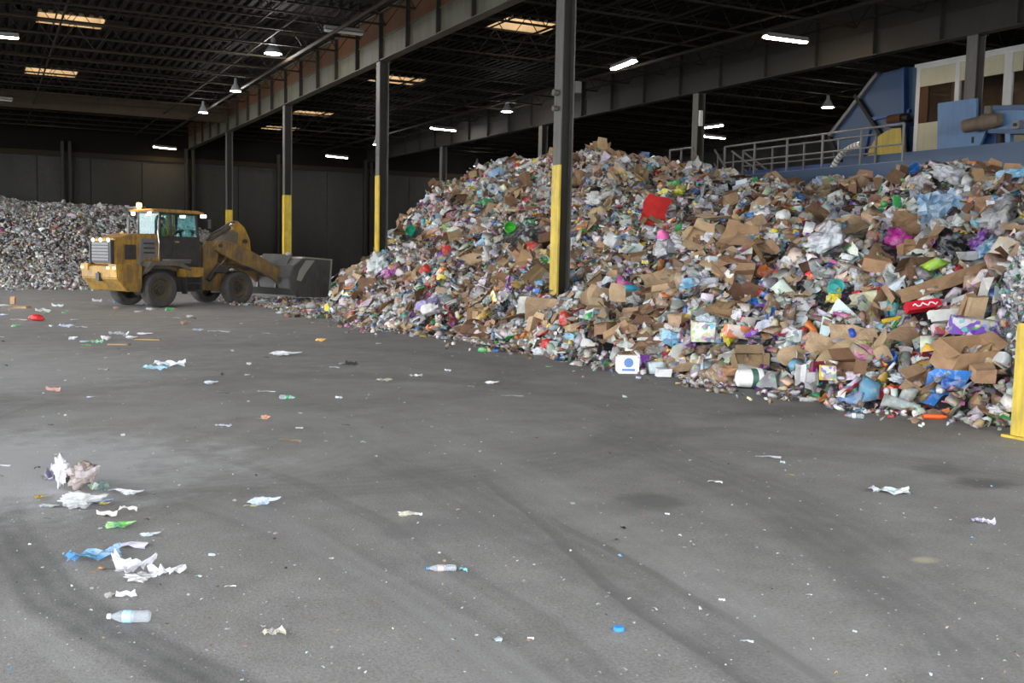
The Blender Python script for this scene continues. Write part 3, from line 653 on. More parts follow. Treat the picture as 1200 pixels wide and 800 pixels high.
K_card = object_colour('plain_corrugated_card', .8, 0, .5, .2)
K_print = object_colour('printed_carton_board', .5, .75, .3, .4)
K_film = object_colour('crumpled_plastic_film', .32, .22, .9, .5)
K_plain = object_colour('moulded_plastic', .38, 0, .15, .5)
K_clear = object_colour('clear_bottle_plastic', .22, 0, .5, .6, .45)
K_paper = object_colour('crumpled_paper', .7, .4, .5, .2, tint2=(.35, .35, .36), mono=True)
K_tin = object_colour('dented_metal', .35, .3, .4, .6)
K_flat = object_colour('flat_colour_board', .6, 0, .2, .3)

KINDS = [
 # name, phrase, category, colours, count, scale, tilt, prototypes
 ('cardboard_sheet', 'cardboard piece', 'cardboard', dict(tan=6, brown=6, darkbrown=2), 295, (.7, 1.75), .30, [m_sheet('cardboard_sheet', K_card, w_, h_, 3, 3, .022, .007, .06, c_, i) for i, (w_, h_, c_) in enumerate([(.55, .38, 0), (.7, .3, .15), (.45, .42, .3), (.8, .5, 0), (.5, .25, -.2), (.62, .45, .1)])]),
 ('cardboard_strip', 'torn cardboard strip', 'cardboard', dict(tan=5, brown=5, darkbrown=2), 230, (.7, 1.6), .45, [m_sheet('cardboard_strip', K_card, .6, .14, 4, 1, .02, .007, .05, c_, 40 + i) for i, c_ in enumerate((0, .3, -.2, .15))]),
 ('cardboard_box', 'open cardboard box', 'box', dict(tan=6, brown=6, darkbrown=1.8), 230, (.5, 1.2), .6, [m_box('cardboard_box', K_card, w_, d_, h_, True, .16, i) for i, (w_, d_, h_) in enumerate([(.45, .32, .2), (.35, .3, .28), (.5, .3, .12), (.3, .22, .16), (.42, .36, .1)])]),
 ('printed_carton', 'printed food carton', 'carton', dict(white=5, red=3, blue=3, yellow=2.5, purple=1.5, green=2, orange=1.5, lightblue=2, pink=1, maroon=1), 280, (.55, 1.2), .7, [m_box('printed_carton', K_print, w_, d_, h_, False, .09, 20 + i) for i, (w_, d_, h_) in enumerate([(.34, .22, .07), (.3, .2, .1), (.4, .15, .12), (.22, .16, .12)])]),
 ('plastic_bag', 'crumpled plastic bag', 'bag', dict(white=9, clear=7, black=3.2, grey=3, lightblue=1.4, yellow=.5, red=.5, green=.5, pink=.4, purple=.4, blue=.6), 290, (.55, 1.5), .4, [m_bag('plastic_bag', K_film, .21, f_, .38, 3, t_, i) for i, (f_, t_) in enumerate([(.5, True), (.4, False), (.6, True), (.35, True), (.5, False)])]),
 ('film_wrapper', 'creased film wrapper', 'wrapper', dict(white=6, silver=4, clear=5, lightblue=2, red=1, yellow=1, green=.8, blue=1, purple=.6, orange=.6), 280, (.6, 1.5), .6, [m_sheet('film_wrapper', K_film, w_, h_, 5, 4, .045, .003, .1, 0, 60 + i) for i, (w_, h_) in enumerate([(.34, .22), (.42, .3), (.3, .28), (.5, .2)])]),
 ('paper_sheet', 'crumpled paper sheet', 'paper', dict(white=10, offwhite=5, grey=2, cream=2), 280, (.7, 1.4), .6, [m_sheet('paper_sheet', K_paper, w_, h_, 4, 4, .03, .002, .05, c_, 80 + i) for i, (w_, h_, c_) in enumerate([(.3, .22, .4), (.4, .28, 0), (.28, .28, -.5), (.36, .2, .8)])]),
 ('newspaper', 'folded newspaper', 'newspaper', dict(offwhite=5, grey=3, white=2), 140, (.7, 1.2), .5, [m_box('newspaper', K_paper, .34, .26, .03, False, .14, 90 + i) for i in range(3)]),
 ('water_bottle', 'clear plastic bottle', 'bottle', dict(clear=8, lightblue=1.5, green=1, white=.5), 260, (1.0, 1.6), .6, [m_lathe('water_bottle', K_clear, BOT, 10, q_, .25, True, i) for i, q_ in enumerate([(1, 1), (.6, 1), (1, .7)])]),
 ('detergent_bottle', 'opaque plastic bottle', 'bottle', dict(white=6, blue=2, orange=1.5, yellow=1.5, teal=1, red=1.2, purple=.8, green=.8, pink=.6), 200, (1.0, 1.7), .6, [m_lathe('detergent_bottle', K_plain, [(.002, 0), (.04, 0), (.045, .01), (.046, .10), (.035, .14), (.016, .17), (.016, .175), (.021, .176), (.021, .20), (.002, .202)], 10, q_, .15, True, i) for i, q_ in enumerate([(1, .7), (.7, 1.1), (.9, .9)])]),
 ('milk_jug', 'translucent plastic jug', 'jug', dict(white=5, clear=5, offwhite=2), 200, (.95, 1.45), .7, [m_jug('milk_jug', K_plain, 1.0), m_jug('milk_jug', K_plain, 1.2)]),
 ('plastic_tub', 'round plastic tub', 'tub', dict(white=8, offwhite=2, yellow=1, blue=1, red=.6, clear=2), 200, (.9, 1.7), .9, [m_lathe('plastic_tub', K_plain, TUB, 14, q_, .1, False, i, False) for i, q_ in enumerate([(1, 1), (.8, 1.1), (1.2, .8)])]),
 ('tin_can', 'dented metal can', 'can', dict(silver=6, red=2, blue=2, green=1, white=1, lime=.5), 160, (.9, 1.3), .8, [m_lathe('tin_can', K_tin, CAN, 10, q_, .2, True, i) for i, q_ in enumerate([(1, 1), (.55, 1)])]),
 ('paper_cup', 'paper drinking cup', 'cup', dict(white=6, red=1.5, green=1, tan=1, lightblue=1), 150, (1, 1.4), .9, [m_lathe('paper_cup', K_plain, CUP, 10, q_, .12, True, i, False) for i, q_ in enumerate([(1, 1), (.6, 1)])]),
 ('plastic_disc', 'round plastic lid', 'lid', dict(white=6, clear=2, blue=1, yellow=1, red=.8, lime=.5, black=.6), 130, (.8, 1.5), .6, [m_lathe('plastic_lid', K_plain, [(.002, .006), (.07, .006), (.078, .012), (.085, .010), (.085, 0), (.08, 0), (.07, .002), (.002, .002)], 14, (1, 1), .05, False, 1, False)]),
 ('crushed_tray', 'crushed plastic tray', 'tray', dict(clear=4, white=3, black=2, teal=.6, orange=.4), 130, (.7, 1.3), .6, [m_box('crushed_tray', K_plain, .3, .2, .06, True, .12, 120 + i) for i in range(2)]),
]
COLW = {'silver': 'silvery', 'offwhite': 'off-white', 'darkbrown': 'dark brown', 'lightblue': 'light blue', 'lime': 'lime green', 'clear': 'colourless'}
def zone(q, hmax=5.5):
    z = 'foot' if q.z < .55 else 'lower part' if q.z < 1.5 else 'middle' if q.z < 2.7 else 'upper part' if q.z < 4.0 else 'crest'
    a = ('far left end' if q.y > 34 else 'left shoulder' if q.y > 29.5 else 'well left of nearest column' if q.y > 25 else 'just left of nearest column' if q.y > 21 else
         'just right of nearest column' if q.y > 17.5 else 'right of nearest column' if q.y > 14.5 else 'toward the right end' if q.y > 11.5 else 'right end')
    return ', ' + z + ' of the heap, ' + a
ADJ = ['creased', 'wide', 'bent', 'long', 'narrow', 'squashed']
sp = sum(k[4] for k in KINDS) + 700
PTS = sample(heap, sp, .05, jit=0.0, seed=77, keep=lambda x, y, z: (fine.h(x, y) < z) & ((y < 40)) & (np.abs(x - R1X) + np.abs(y - RY0) > .7) & (x < 20.4))
PTS = PTS[open_view(PTS, .14)]; order = list(range(len(PTS))); random.Random(2).shuffle(order)
def place(o, q, nrm, tilt, spin, lift, sc, rnd=random):
    n = (Vector(nrm) + Vector((rnd.gauss(0, 1), rnd.gauss(0, 1), rnd.gauss(0, 1))) * tilt).normalized()
    h = Vector((math.cos(spin), math.sin(spin), 0)); x = (h - n * h.dot(n)).normalized(); y = n.cross(x)
    m = Matrix((x, y, n)).transposed().to_4x4(); m.translation = Vector(q) + Vector(nrm) * lift
    o.matrix_world = m @ Matrix.Diagonal((sc[0], sc[1], sc[2], 1))
it = iter(order)
for name, phrase, cat, cols, cnt, (s0, s1), tilt, protos in KINDS:
    ks = list(cols); wt = [cols[k] for k in ks]
    bases = []
    for i in range(cnt):
        q = PTS[next(it)]; nr = heap.normal(q[0], q[1])
        ck = random.choices(ks, wt)[0]
        vi = random.randrange(len(protos)); o = D.objects.new(name, protos[vi]); C.objects.link(o)
        s = random.triangular(s0, s1, s0 + (s1 - s0) * .35); 
        place(o, q, nr, tilt, random.uniform(0, 2 * PI), .06 + .03 * random.random(), (s * random.uniform(.85, 1.15), s, s))
        o.color = (*jitter(PAL[ck]), 1)
        big = 'large ' if s > s0 + (s1 - s0) * .62 else 'small ' if s < s0 + (s1 - s0) * .25 else ''
        lab = big + (ADJ[vi] + ' ' if len(protos) > 1 else '') + COLW.get(ck, ck) + ' ' + phrase + zone(Vector(q))
        if len(lab.split()) > 16: lab = lab.replace(ADJ[vi] + ' ', '', 1)
        tag(o, lab, cat, (name.replace('_', ' ') + 's').replace('boxs', 'boxes') + ' lying on the heap')

# ------------------------------------------------------------------ things one can pick out on the heap
def on_heap(px, py, name, mesh, colk, label, cat, s=1.0, tilt=.1, spin=0.0, lift=.12, sq=(1, 1, 1), up=None, group=None):
    q = heap.hit(px, py)
    nr = heap.normal(q.x, q.y) if q.z > .1 else np.array([-.2, -.2, 1.0]); nr = Vector(nr).normalized()
    if up is not None: nr = Vector(up)
    tocam = (CAM - q).normalized(); q = q + tocam * lift
    o = D.objects.new(name, mesh); C.objects.link(o)
    place(o, q, nr, tilt, spin, 0, (s * sq[0], s * sq[1], s * sq[2]), random.Random(int(px * 3 + py)))
    o.color = (*(PAL[colk] if isinstance(colk, str) else colk), 1)
    return tag(o, label, cat, group)
CH = -.47  # spin that lines a piece up with the picture's left-right direction
FS = (-.45, -.80, .45)   # a normal facing the viewer
big_sheet = m_sheet('cardboard_sheet', K_card, .9, .55, 4, 3, .02, .008, .05, 0, 201)
red_sheet = m_sheet('cardboard_sheet', K_flat, .75, .5, 3, 3, .02, .008, .08, 0, 202)
round_sheet = MB().lathe([(.002, .006), (.42, .006), (.42, 0), (.002, 0)], 18, Matrix.Diagonal((1, .62, 1, 1)), True).mesh('cardboard_sheet', K_card)
big_box = m_box('cardboard_box', K_card, .6, .45, .3, True, .08, 203); shut_box = m_box('cardboard_box', K_card, .5, .4, .3, False, .03, 204)
car = lambda w, d, h, s_: m_box('printed_carton', K_print, w, d, h, False, .03, s_)
bagL = [m_bag('plastic_bag', K_film, .3, f, .4, 4, t, 30 + i) for i, (f, t) in enumerate([(.6, True), (.5, False), (.45, True)])]
film = m_sheet('film_wrapper', K_film, .9, .6, 9, 7, .06, .003, .05, 0, 205)
LIST = [
 (767, 247, 'cardboard_sheet', red_sheet, 'red', 'bright red folded sheet in the upper middle of the heap', 'sheet', 1.15, 0, .9, FS),
 (1052, 280, 'plastic_bag', bagL[1], (.72, .04, .42), 'magenta plastic bag right of centre high on the heap', 'bag', .95, 0, 0, None),
 (1146, 284, 'plastic_bag', bagL[2], 'purple', 'glossy purple bag beside the big black bag', 'bag', .7, 0, 0, None),
 (1120, 287, 'plastic_bag', bagL[0], 'black', 'big black rubbish bag high on the heap, right end', 'bag', 1.2, 0, 1, None),
 (1108, 242, 'film_wrapper', film, (.25, .42, .60), 'large blue and white patterned film sheet near the crest, right end', 'film', 1.1, 0, -.3, FS),
 (1112, 206, 'plastic_bag', bagL[2], 'silver', 'large pale grey bag topping the crest below the blue panel', 'bag', 1.3, .2, 0, None),
 (1027, 213, 'cardboard_box', big_box, 'orange', 'orange cardboard box under the blue deck edge', 'box', .7, .1, 0, None),
 (797, 224, 'plastic_bag', bagL[1], (.62, .62, .02), 'yellow-green bag near the crest in the middle', 'bag', .8, 0, 0, None),
 (792, 215, 'plastic_bag', bagL[0], (.05, .45, .05), 'bright green bag just above the yellow-green bag', 'bag', .55, 0, 2, None),
 (763, 215, 'plastic_bag', bagL[0], 'black', 'black bag near the crest left of the green bag', 'bag', .95, 0, 1, None),
 (857, 213, 'plastic_bag', bagL[2], 'black', 'black bag below the stair rails', 'bag', 1.0, 0, 1, None),
 (700, 233, 'plastic_bag', bagL[2], 'white', 'large white bag right of the nearest column', 'bag', 1.25, .1, 0, None),
 (779, 293, 'plastic_bag', bagL[1], 'silver', 'large silvery bag in the middle of the heap', 'bag', 1.2, .1, 0, None),
 (718, 283, 'detergent_bottle', m_jug('milk_jug', K_plain, 1.9), 'white', 'big white plastic canister below the red sheet', 'canister', 1.3, .3, 1, None),
 (969, 282, 'plastic_bag', bagL[2], (.72, .76, .80), 'long white torn bag halfway up the right half', 'bag', 1.5, .1, .4, None),
 (1145, 300, 'paper_sheet', m_sheet('paper_sheet', K_flat, .7, .16, 4, 1, .02, .01, .03, .2, 206), 'white', 'white curved strip below the black and purple bags', 'strip', 1.0, .1, -.3, FS),
 (887, 268, 'cardboard_box', shut_box, 'tan', 'closed tan box with pale tape halfway up the middle', 'box', .8, .2, 0, None),
 (785, 328, 'cardboard_sheet', big_sheet, 'tan', 'broad tan cardboard sheet below the nearest column, right side', 'cardboard', 1.2, .0, -.3, (-.4, -.5, .7)),
 (690, 352, 'cardboard_sheet', big_sheet, 'tan', 'tan cardboard sheet standing right of the column foot', 'cardboard', .8, .0, .7, FS),
 (738, 338, 'detergent_bottle', m_lathe('detergent_bottle', K_plain, [(.002, 0), (.07, 0), (.085, .02), (.09, .2), (.06, .28), (.03, .3), (.03, .34), (.002, .34)], 14, (1, .8)), (.03, .33, .48), 'teal-blue plastic jug lying right of the column foot', 'jug', 1.2, 0, CH, FS),
 (742, 352, 'plastic_bag', bagL[1], 'white', 'white bag under the teal-blue jug', 'bag', .8, 0, 0, None),
 (616, 361, 'paper_sheet', m_sheet('paper_sheet', K_flat, .42, .62, 2, 3, .012, .004, .03, 0, 207), (.8, .8, .74), 'upright white board left of the nearest column foot', 'board', .9, 0, CH - .25, FS),
 (552, 308, 'cardboard_sheet', round_sheet, 'tan', 'rounded tan cardboard piece on the left slope', 'cardboard', 1.1, 0, 0, FS),
 (500, 336, 'plastic_bag', bagL[1], (.70, .03, .03), 'small bright red bag low on the left slope', 'bag', .55, 0, 0, None),
 (499, 358, 'plastic_bag', bagL[0], (.42, .36, .66), 'lilac bag low on the left slope', 'bag', .9, 0, 0, None),
 (512, 349, 'plastic_bag', bagL[1], 'white', 'white bag low on the left slope beside the lilac bag', 'bag', .7, 0, 0, None),
 (455, 320, 'plastic_bag', bagL[0], (.55, .15, .45), 'mauve bag at the left end of the heap', 'bag', .75, 0, 0, None),
 (443, 312, 'plastic_bag', bagL[2], (.62, .7, .72), 'big pale bag draped around the second column base', 'bag', 1.6, .1, 1, None),
 (598, 270, 'plastic_tub', m_lathe('plastic_tub', K_plain, TUB, 16, (1, 1), 0, False, 0, False), (.08, .55, .05), 'bright green tub on the left shoulder', 'tub', 2.6, 0, 0, FS),
 (482, 273, 'plastic_tub', m_lathe('plastic_tub', K_plain, TUB, 16, (1, 1), .1, False, 0, False), (.03, .42, .25), 'sea green tub high on the far left slope', 'tub', 2.8, 0, 0, FS),
 (623, 277, 'plastic_bag', bagL[0], (.06, .065, .07), 'dark grey sack left of the nearest column', 'bag', 1.3, 0, 1, None),
 (640, 288, 'cardboard_box', big_box, 'darkbrown', 'dark brown open box leaning against the nearest column', 'box', .9, .4, 1, None),
 (679, 212, 'cardboard_sheet', big_sheet, 'brown', 'brown cardboard sheet high beside the nearest column', 'cardboard', .8, 0, .9, FS),
 (635, 412, 'plastic_bag', bagL[1], (.75, .80, .84), 'white filled bag at the toe of the heap, left of the white carton pack', 'bag', .62, 0, CH, (0, 0, 1)),
 (536, 370, 'plastic_tub', m_lathe('plastic_lid', K_plain, [(.002, 0), (.1, 0), (.13, .06), (.13, .08), (.002, .09)], 14), 'cream', 'pale yellow round tub at the left toe', 'tub', 1.0, 0, 0, FS),
 (504, 362, 'milk_jug', m_jug('milk_jug', K_plain, 1.7), 'white', 'white jug at the left toe of the heap', 'jug', 1.0, .3, 0, None),
 (365, 360, 'plastic_tub', m_bag('plastic_bag', K_plain, .22, .9, .05, 3, False, 9), 'offwhite', 'round off-white ball-like bag beside the loader bucket', 'bag', .95, 0, 0, (0, 0, 1)),
 (772, 431, 'milk_jug', m_jug('milk_jug', K_plain, 1.3), (.62, .74, .78), 'pale blue-white jug right of the white carton pack', 'jug', 1.2, .1, CH, (0, 0, 1)),
 (777, 441, 'plastic_tub', m_box('printed_carton', K_flat, .2, .16, .12, False, .12, 209), 'white', 'small white crumpled carton in front of the pale jug', 'carton', 1.1, 0, CH, (0, 0, 1)),
 (805, 428, 'cardboard_sheet', big_sheet, 'tan', 'flat tan cardboard lying at the toe, right of the pale jug', 'cardboard', .62, 0, CH, (-.3, -.3, .9)),
 (823, 400, 'printed_carton', car(.34, .2, .30, 210), (.62, .66, .42), 'pale green printed carton standing near the toe', 'carton', 1.1, 0, CH, (0, 0, 1)),
 (863, 396, 'printed_carton', car(.42, .16, .2, 211), (.80, .25, .10), 'orange and white printed carton right of the pale green one', 'carton', 1.1, .15, CH + .3, (0, 0, 1)),
 (837, 424, 'plastic_bag', bagL[2], (.78, .42, .02), 'orange-yellow wrapper on the flat cardboard at the toe', 'wrapper', .5, 0, CH, (0, 0, 1)),
 (855, 438, 'cardboard_box', big_box, (.42, .24, .13), 'brown crushed box left of the white bucket', 'box', .42, .1, CH, (0, 0, 1)),
 (880, 430, 'paper_sheet', m_sheet('paper_sheet', K_flat, .5, .3, 3, 2, .015, .004, .04, 0, 212), 'white', 'white flat sheet resting on top of the bucket', 'sheet', .9, 0, CH, (0, -.3, 1)),
 (970, 445, 'printed_carton', m_box('printed_carton', K_print, .26, .08, .24, False, .05, 213), 'yellow', 'small bright yellow carton at the toe', 'carton', .85, 0, CH, (0, 0, 1)),
 (955, 436, 'printed_carton', car(.3, .2, .2, 214), 'maroon', 'maroon carton behind the yellow carton', 'carton', .8, .2, CH + .5, (0, 0, 1)),
 (937, 440, 'paper_sheet', m_sheet('paper_sheet', K_flat, .14, .34, 2, 4, .01, .03, .04, 0, 215), 'white', 'tall white foam strip leaning at the toe', 'strip', 1.0, 0, CH - .25, FS),
 (950, 440, 'crushed_tray', m_box('crushed_tray', K_plain, .16, .3, .06, True, .1, 216), (.62, .62, .64), 'grey see-through tray between white strip and yellow carton', 'tray', .9, 0, CH - .3, FS),
 (934, 418, 'cardboard_sheet', round_sheet, 'tan', 'rounded brown basket-like card above the white strip', 'cardboard', .75, 0, CH, FS),
 (967, 407, 'cardboard_sheet', big_sheet, 'tan', 'long tan cardboard flap pointing down toward the yellow carton', 'cardboard', .62, 0, CH - .9, FS),
 (1000, 396, 'cardboard_sheet', big_sheet, 'tan', 'broad tan cardboard flap right of the long flap', 'cardboard', .75, 0, CH - .3, FS),
 (1063, 396, 'cardboard_sheet', round_sheet, (.34, .22, .14), 'oval dark tan cardboard disc on the right slope', 'cardboard', .72, 0, CH + .2, FS),
 (998, 391, 'detergent_bottle', m_lathe('detergent_bottle', K_plain, [(.002, 0), (.09, 0), (.11, .05), (.09, .1), (.002, .12)], 14), (.03, .1, .55), 'blue round cap lid above the tan flap', 'lid', .9, 0, 0, FS),
 (1012, 404, 'plastic_bag', bagL[0], (.76, .66, .3), 'pale yellow bag below the blue cap', 'bag', .5, 0, 0, None),
 (1080, 361, 'printed_carton', m_box('printed_carton', K_flat, .55, .14, .16, False, .04, 217), (.70, .02, .04), 'red drink carton with white squiggle on the right slope', 'carton', .95, 0, CH + .35, FS),
 (1077, 422, 'printed_carton', car(.32, .12, .34, 218), 'maroon', 'maroon carton standing left of the large open tan box', 'carton', .8, .1, CH + .5, FS),
 (1105, 372, 'printed_carton', m_box('printed_carton', K_flat, .5, .2, .12, False, .04, 219), (.80, .80, .76), 'white and green carton below the red carton', 'carton', .85, 0, CH + .2, FS),
 (1105, 388, 'printed_carton', car(.42, .2, .12, 220), (.65, .12, .2), 'red and blue printed carton under the white carton', 'carton', .8, .1, CH, FS),
 (1140, 392, 'printed_carton', m_box('printed_carton', K_print, .75, .16, .24, False, .03, 221), (.22, .10, .50), 'long purple and white carton at the right end', 'carton', .95, 0, CH + .08, (0, -.2, 1)),
 (1122, 432, 'cardboard_box', m_box('cardboard_box', K_card, .62, .4, .36, True, .05, 222), (.40, .25, .14), 'large open tan box near the yellow guard post', 'box', 1.0, .05, CH + .3, (-.1, -.35, .9)),
 (1150, 445, 'cardboard_box', m_box('cardboard_box', K_card, .3, .3, .22, False, .05, 223), (.48, .30, .18), 'small tan closed box right of the large open tan box', 'box', .9, .1, CH, (-.1, -.2, .9)),
 (1140, 375, 'cardboard_box', m_box('cardboard_box', K_card, .26, .12, .40, False, .03, 224), 'tan', 'upright narrow tan box above the long purple carton', 'box', .9, .1, CH, (-.2, -.2, .9)),
 (1128, 372, 'cardboard_box', m_box('cardboard_box', K_card, .16, .12, .42, False, .03, 225), 'brown', 'brown upright narrow box beside the tan one', 'box', .9, .2, CH, (-.2, -.2, .9)),
 (1110, 330, 'cardboard_sheet', m_sheet('cardboard_sheet', K_card, 1.6, .24, 6, 2, .02, .01, .02, 0, 226), 'brown', 'long brown board slanting up the right end of the heap', 'board', 1.0, 0, -.02, (-.45, -.6, .6)),
 (1130, 322, 'cardboard_sheet', m_sheet('cardboard_sheet', K_card, 1.5, .16, 6, 2, .02, .01, .02, 0, 227), 'tan', 'second long tan board slanting above the brown board', 'board', 1.1, 0, .03, (-.45, -.6, .6)),
 (1150, 352, 'cardboard_sheet', m_sheet('paper_sheet', K_flat, .8, .14, 4, 1, .02, .01, .02, .2, 228), 'offwhite', 'pale upright strip at the edge of the side heap', 'strip', .9, 0, .9, FS),
 (1060, 262, 'cardboard_sheet', big_sheet, 'brown', 'big brown cardboard sheet above the magenta bag', 'cardboard', 1.1, .1, CH, (-.4, -.5, .7)),
 (1005, 265, 'cardboard_sheet', big_sheet, 'tan', 'long tan cardboard left of the magenta bag', 'cardboard', 1.1, .1, CH + .1, (-.4, -.5, .7)),
 (962, 255, 'cardboard_sheet', big_sheet, 'darkbrown', 'dark brown ribbed cardboard standing high in the right half', 'cardboard', .8, 0, CH - 1.2, FS),
 (918, 253, 'plastic_tub', m_bag('plastic_bag', K_plain, .2, .8, .1, 3, False, 12), 'white', 'white rounded container high in the right half', 'container', .9, 0, 0, None),
 (977, 340, 'plastic_tub', m_lathe('plastic_tub', K_plain, TUB, 16, (1, 1), .1, False, 0, False), (.10, .55, .52), 'turquoise tub among yellow scraps on the right slope', 'tub', 2.1, 0, 0, FS),
 (977, 348, 'plastic_bag', bagL[0], (.85, .70, .04), 'bright yellow scrap below the turquoise tub', 'scrap', .45, 0, 0, None),
 (897, 318, 'plastic_bag', bagL[1], (.75, .20, .05), 'orange bag on the middle slope', 'bag', .6, 0, 0, None),
 (826, 262, 'plastic_bag', bagL[1], (.70, .68, .40), 'cream yellow bag right of the red sheet', 'bag', .9, 0, 0, None),
 (871, 335, 'cardboard_box', big_box, 'brown', 'brown open box in the middle of the slope', 'box', .8, .2, .5, FS),
 (875, 332, 'plastic_bag', bagL[2], (.2, .2, .21), 'dark grey torn sack beside the brown open box', 'sack', .8, 0, 1.5, None),
 (830, 375, 'plastic_bag', bagL[0], (.55, .66, .75), 'bluish clear bag above the pale green carton', 'bag', .8, 0, 0, None),
 (1170, 255, 'plastic_bag', bagL[2], 'grey', 'grey bag near the crest above the side heap', 'bag', 1.2, 0, 0, None),
 (1160, 290, 'plastic_bag', bagL[0], (.2, .35, .5), 'dusty blue bag above the side heap', 'bag', .8, 0, 0, None),
 (900, 475, 'x', None, '', '', '', 0, 0, 0, None),
 (948, 468, 'water_bottle', m_lathe('water_bottle', K_clear, scaled(BOT, 1.2), 12, (1, 1), .2), 'white', 'white bottle lying at the toe left of the squat white jar', 'bottle', 1.0, 0, CH, (0, 0, 1)),
 (1055, 443, 'plastic_bag', bagL[2], (.66, .72, .8), 'pale plastic film bundle at the toe left of the large open tan box', 'film', .55, 0, CH, (0, 0, 1)),
 (1015, 440, 'plastic_bag', bagL[2], (.80, .82, .84), 'white bag bundle at the toe right of the yellow carton', 'bag', .55, 0, CH, (0, 0, 1)),
 (905, 440, 'plastic_bag', bagL[2], (.45, .46, .46), 'grey film bundle right of the white bucket', 'film', .55, 0, CH, (0, 0, 1)),
 (848, 432, 'plastic_bag', bagL[1], (.40, .41, .42), 'grey film hanging left of the white bucket', 'film', .35, 0, CH, (0, 0, 1)),
 (1170, 480, 'plastic_bag', bagL[1], (.72, .72, .72), 'white crumpled film beside the foot of the yellow guard post', 'film', .4, 0, CH, (0, 0, 1)),
 (1155, 480, 'cardboard_sheet', big_sheet, 'brown', 'brown torn card at the toe left of the yellow guard post', 'cardboard', .36, 0, CH - .5, (-.2, -.3, .9)),
 (1190, 340, 'x', None, '', '', '', 0, 0, 0, None),
]
for px, py, nm, me, ck, lab, cat, s, tilt, spin, up in LIST:
    if me is None: continue
    lift = .3 if py < 400 else .15
    on_heap(px, py, nm if not nm.startswith(('detergent', 'plastic_tub')) or 'jug' in lab or 'tub' in lab else 'plastic_container', me, ck, lab, cat, s, tilt, spin, lift, (1, 1, 1), up)
for o in [o for o in C.objects if o.get('label', '').startswith('red drink carton')]:
    MB().path([(-.2 + .04 * k, .03 * math.sin(k * 1.9), .168 + .004 * (k % 2)) for k in range(11)], .012, 5).build('white_squiggle', M_sq := node_mat('white_ink', (.8, .8, .8), .5), o, label='white squiggle lettering')
def floor_thing(px, py, name, label, cat, rz=0.0):
    q = at_z(px, py, 0); t = empty(name, (q.x, q.y, 0), rz); return tag(t, label, cat)
M_white = node_mat('white_plastic', (.80, .80, .78), .4); M_greenlab = node_mat('dark_green_label', (.05, .14, .10), .5); M_bluelab = node_mat('blue_label', (.10, .22, .50), .5)
# white bucket lying on its side
t = floor_thing(879, 455, 'plastic_bucket', 'white plastic bucket with dark label lying on its side at the toe', 'bucket', CH + .12)
RY = Matrix.Translation((-.2, 0, .16)) @ Matrix.Rotation(PI / 2, 4, 'Y')
MB().lathe(BUCKET, 24, RY, False).build('pail', M_white, t, smooth=True)
MB().lathe([(.144, .19), (.1465, .19), (.150, .285), (.148, .285)], 24, RY, False).build('label_band', M_greenlab, t, smooth=True, label='dark green label band')
MB().lathe([(.002, -.005), (.125, -.005), (.125, .0), (.002, 0)], 20, RY, False).build('base_disc', M_white, t)
MB().path([(.15, -.158, .16), (.17, -.165, .05), (.2, -.12, .012), (.2, .05, .012)], .004, 5).build('handle', M_steel, t)
# white pack with blue label
t = floor_thing(735, 437, 'carton_pack', 'white boxy pack with round blue label standing at the toe', 'pack', CH + .05)
MB().box(-.19, -.12, 0, .19, .14, .31).build('body', M_white, t, bevel=.03, smooth=True)
MB().lathe([(.002, 0), (.08, 0), (.08, .004), (.002, .004)], 20, Matrix.Translation((0, -.122, .19)) @ Matrix.Rotation(PI / 2, 4, 'X')).build('label_disc', M_bluelab, t, label='round blue label')
MB().box(-.11, -.124, .05, .11, -.119, .085).build('label_strip', M_bluelab, t, label='blue label strip')
# round white container with lid, jar, orange tube, bottle
t = floor_thing(1090, 478, 'screw_top_jar', 'big translucent jar with white lid lying at the toe, facing the viewer', 'jar', CH - 1.2)
RJ = Matrix.Translation((0, 0, .1)) @ Matrix.Rotation(PI / 2, 4, 'Y')
MB().lathe([(.002, -.14), (.09, -.14), (.1, -.12), (.1, .06), (.08, .09), (.002, .09)], 20, RJ, False).build('body', D.materials['clear_bottle_plastic'], t, smooth=True).color = (.6, .6, .6, 1)
MB().lathe([(.002, .09), (.078, .09), (.082, .10), (.082, .12), (.07, .125), (.002, .125)], 20, RJ, False).build('lid', M_white, t, smooth=True)
t = floor_thing(1027, 471, 'small_jug', 'squat white jar lying on the floor at the toe', 'jar', CH)
MB().lathe([(.002, -.11), (.06, -.11), (.075, -.09), (.075, .05), (.06, .08), (.05, .1), (.002, .1)], 18, Matrix.Translation((0, 0, .075)) @ Matrix.Rotation(PI / 2, 4, 'Y'), False).build('body', M_white, t, smooth=True)
M_orange = node_mat('orange_plastic', (.85, .13, .02), .4)
t = floor_thing(1096, 491, 'orange_bottle', 'bright orange narrow bottle lying before the heap near the guard post', 'bottle', CH - .1)
MB().lathe([(.002, -.15), (.03, -.15), (.034, -.13), (.034, .08), (.02, .11), (.018, .14), (.002, .14)], 14, Matrix.Translation((0, 0, .034)) @ Matrix.Rotation(PI / 2, 4, 'Y'), False).build('body', M_orange, t, smooth=True)
M_clearish = node_mat('thin_clear_plastic', (.75, .80, .84), .12); M_clearish.node_tree.nodes['Principled BSDF'].inputs['Transmission Weight'].default_value = .75; M_clearish.node_tree.nodes['Principled BSDF'].inputs['IOR'].default_value = 1.12
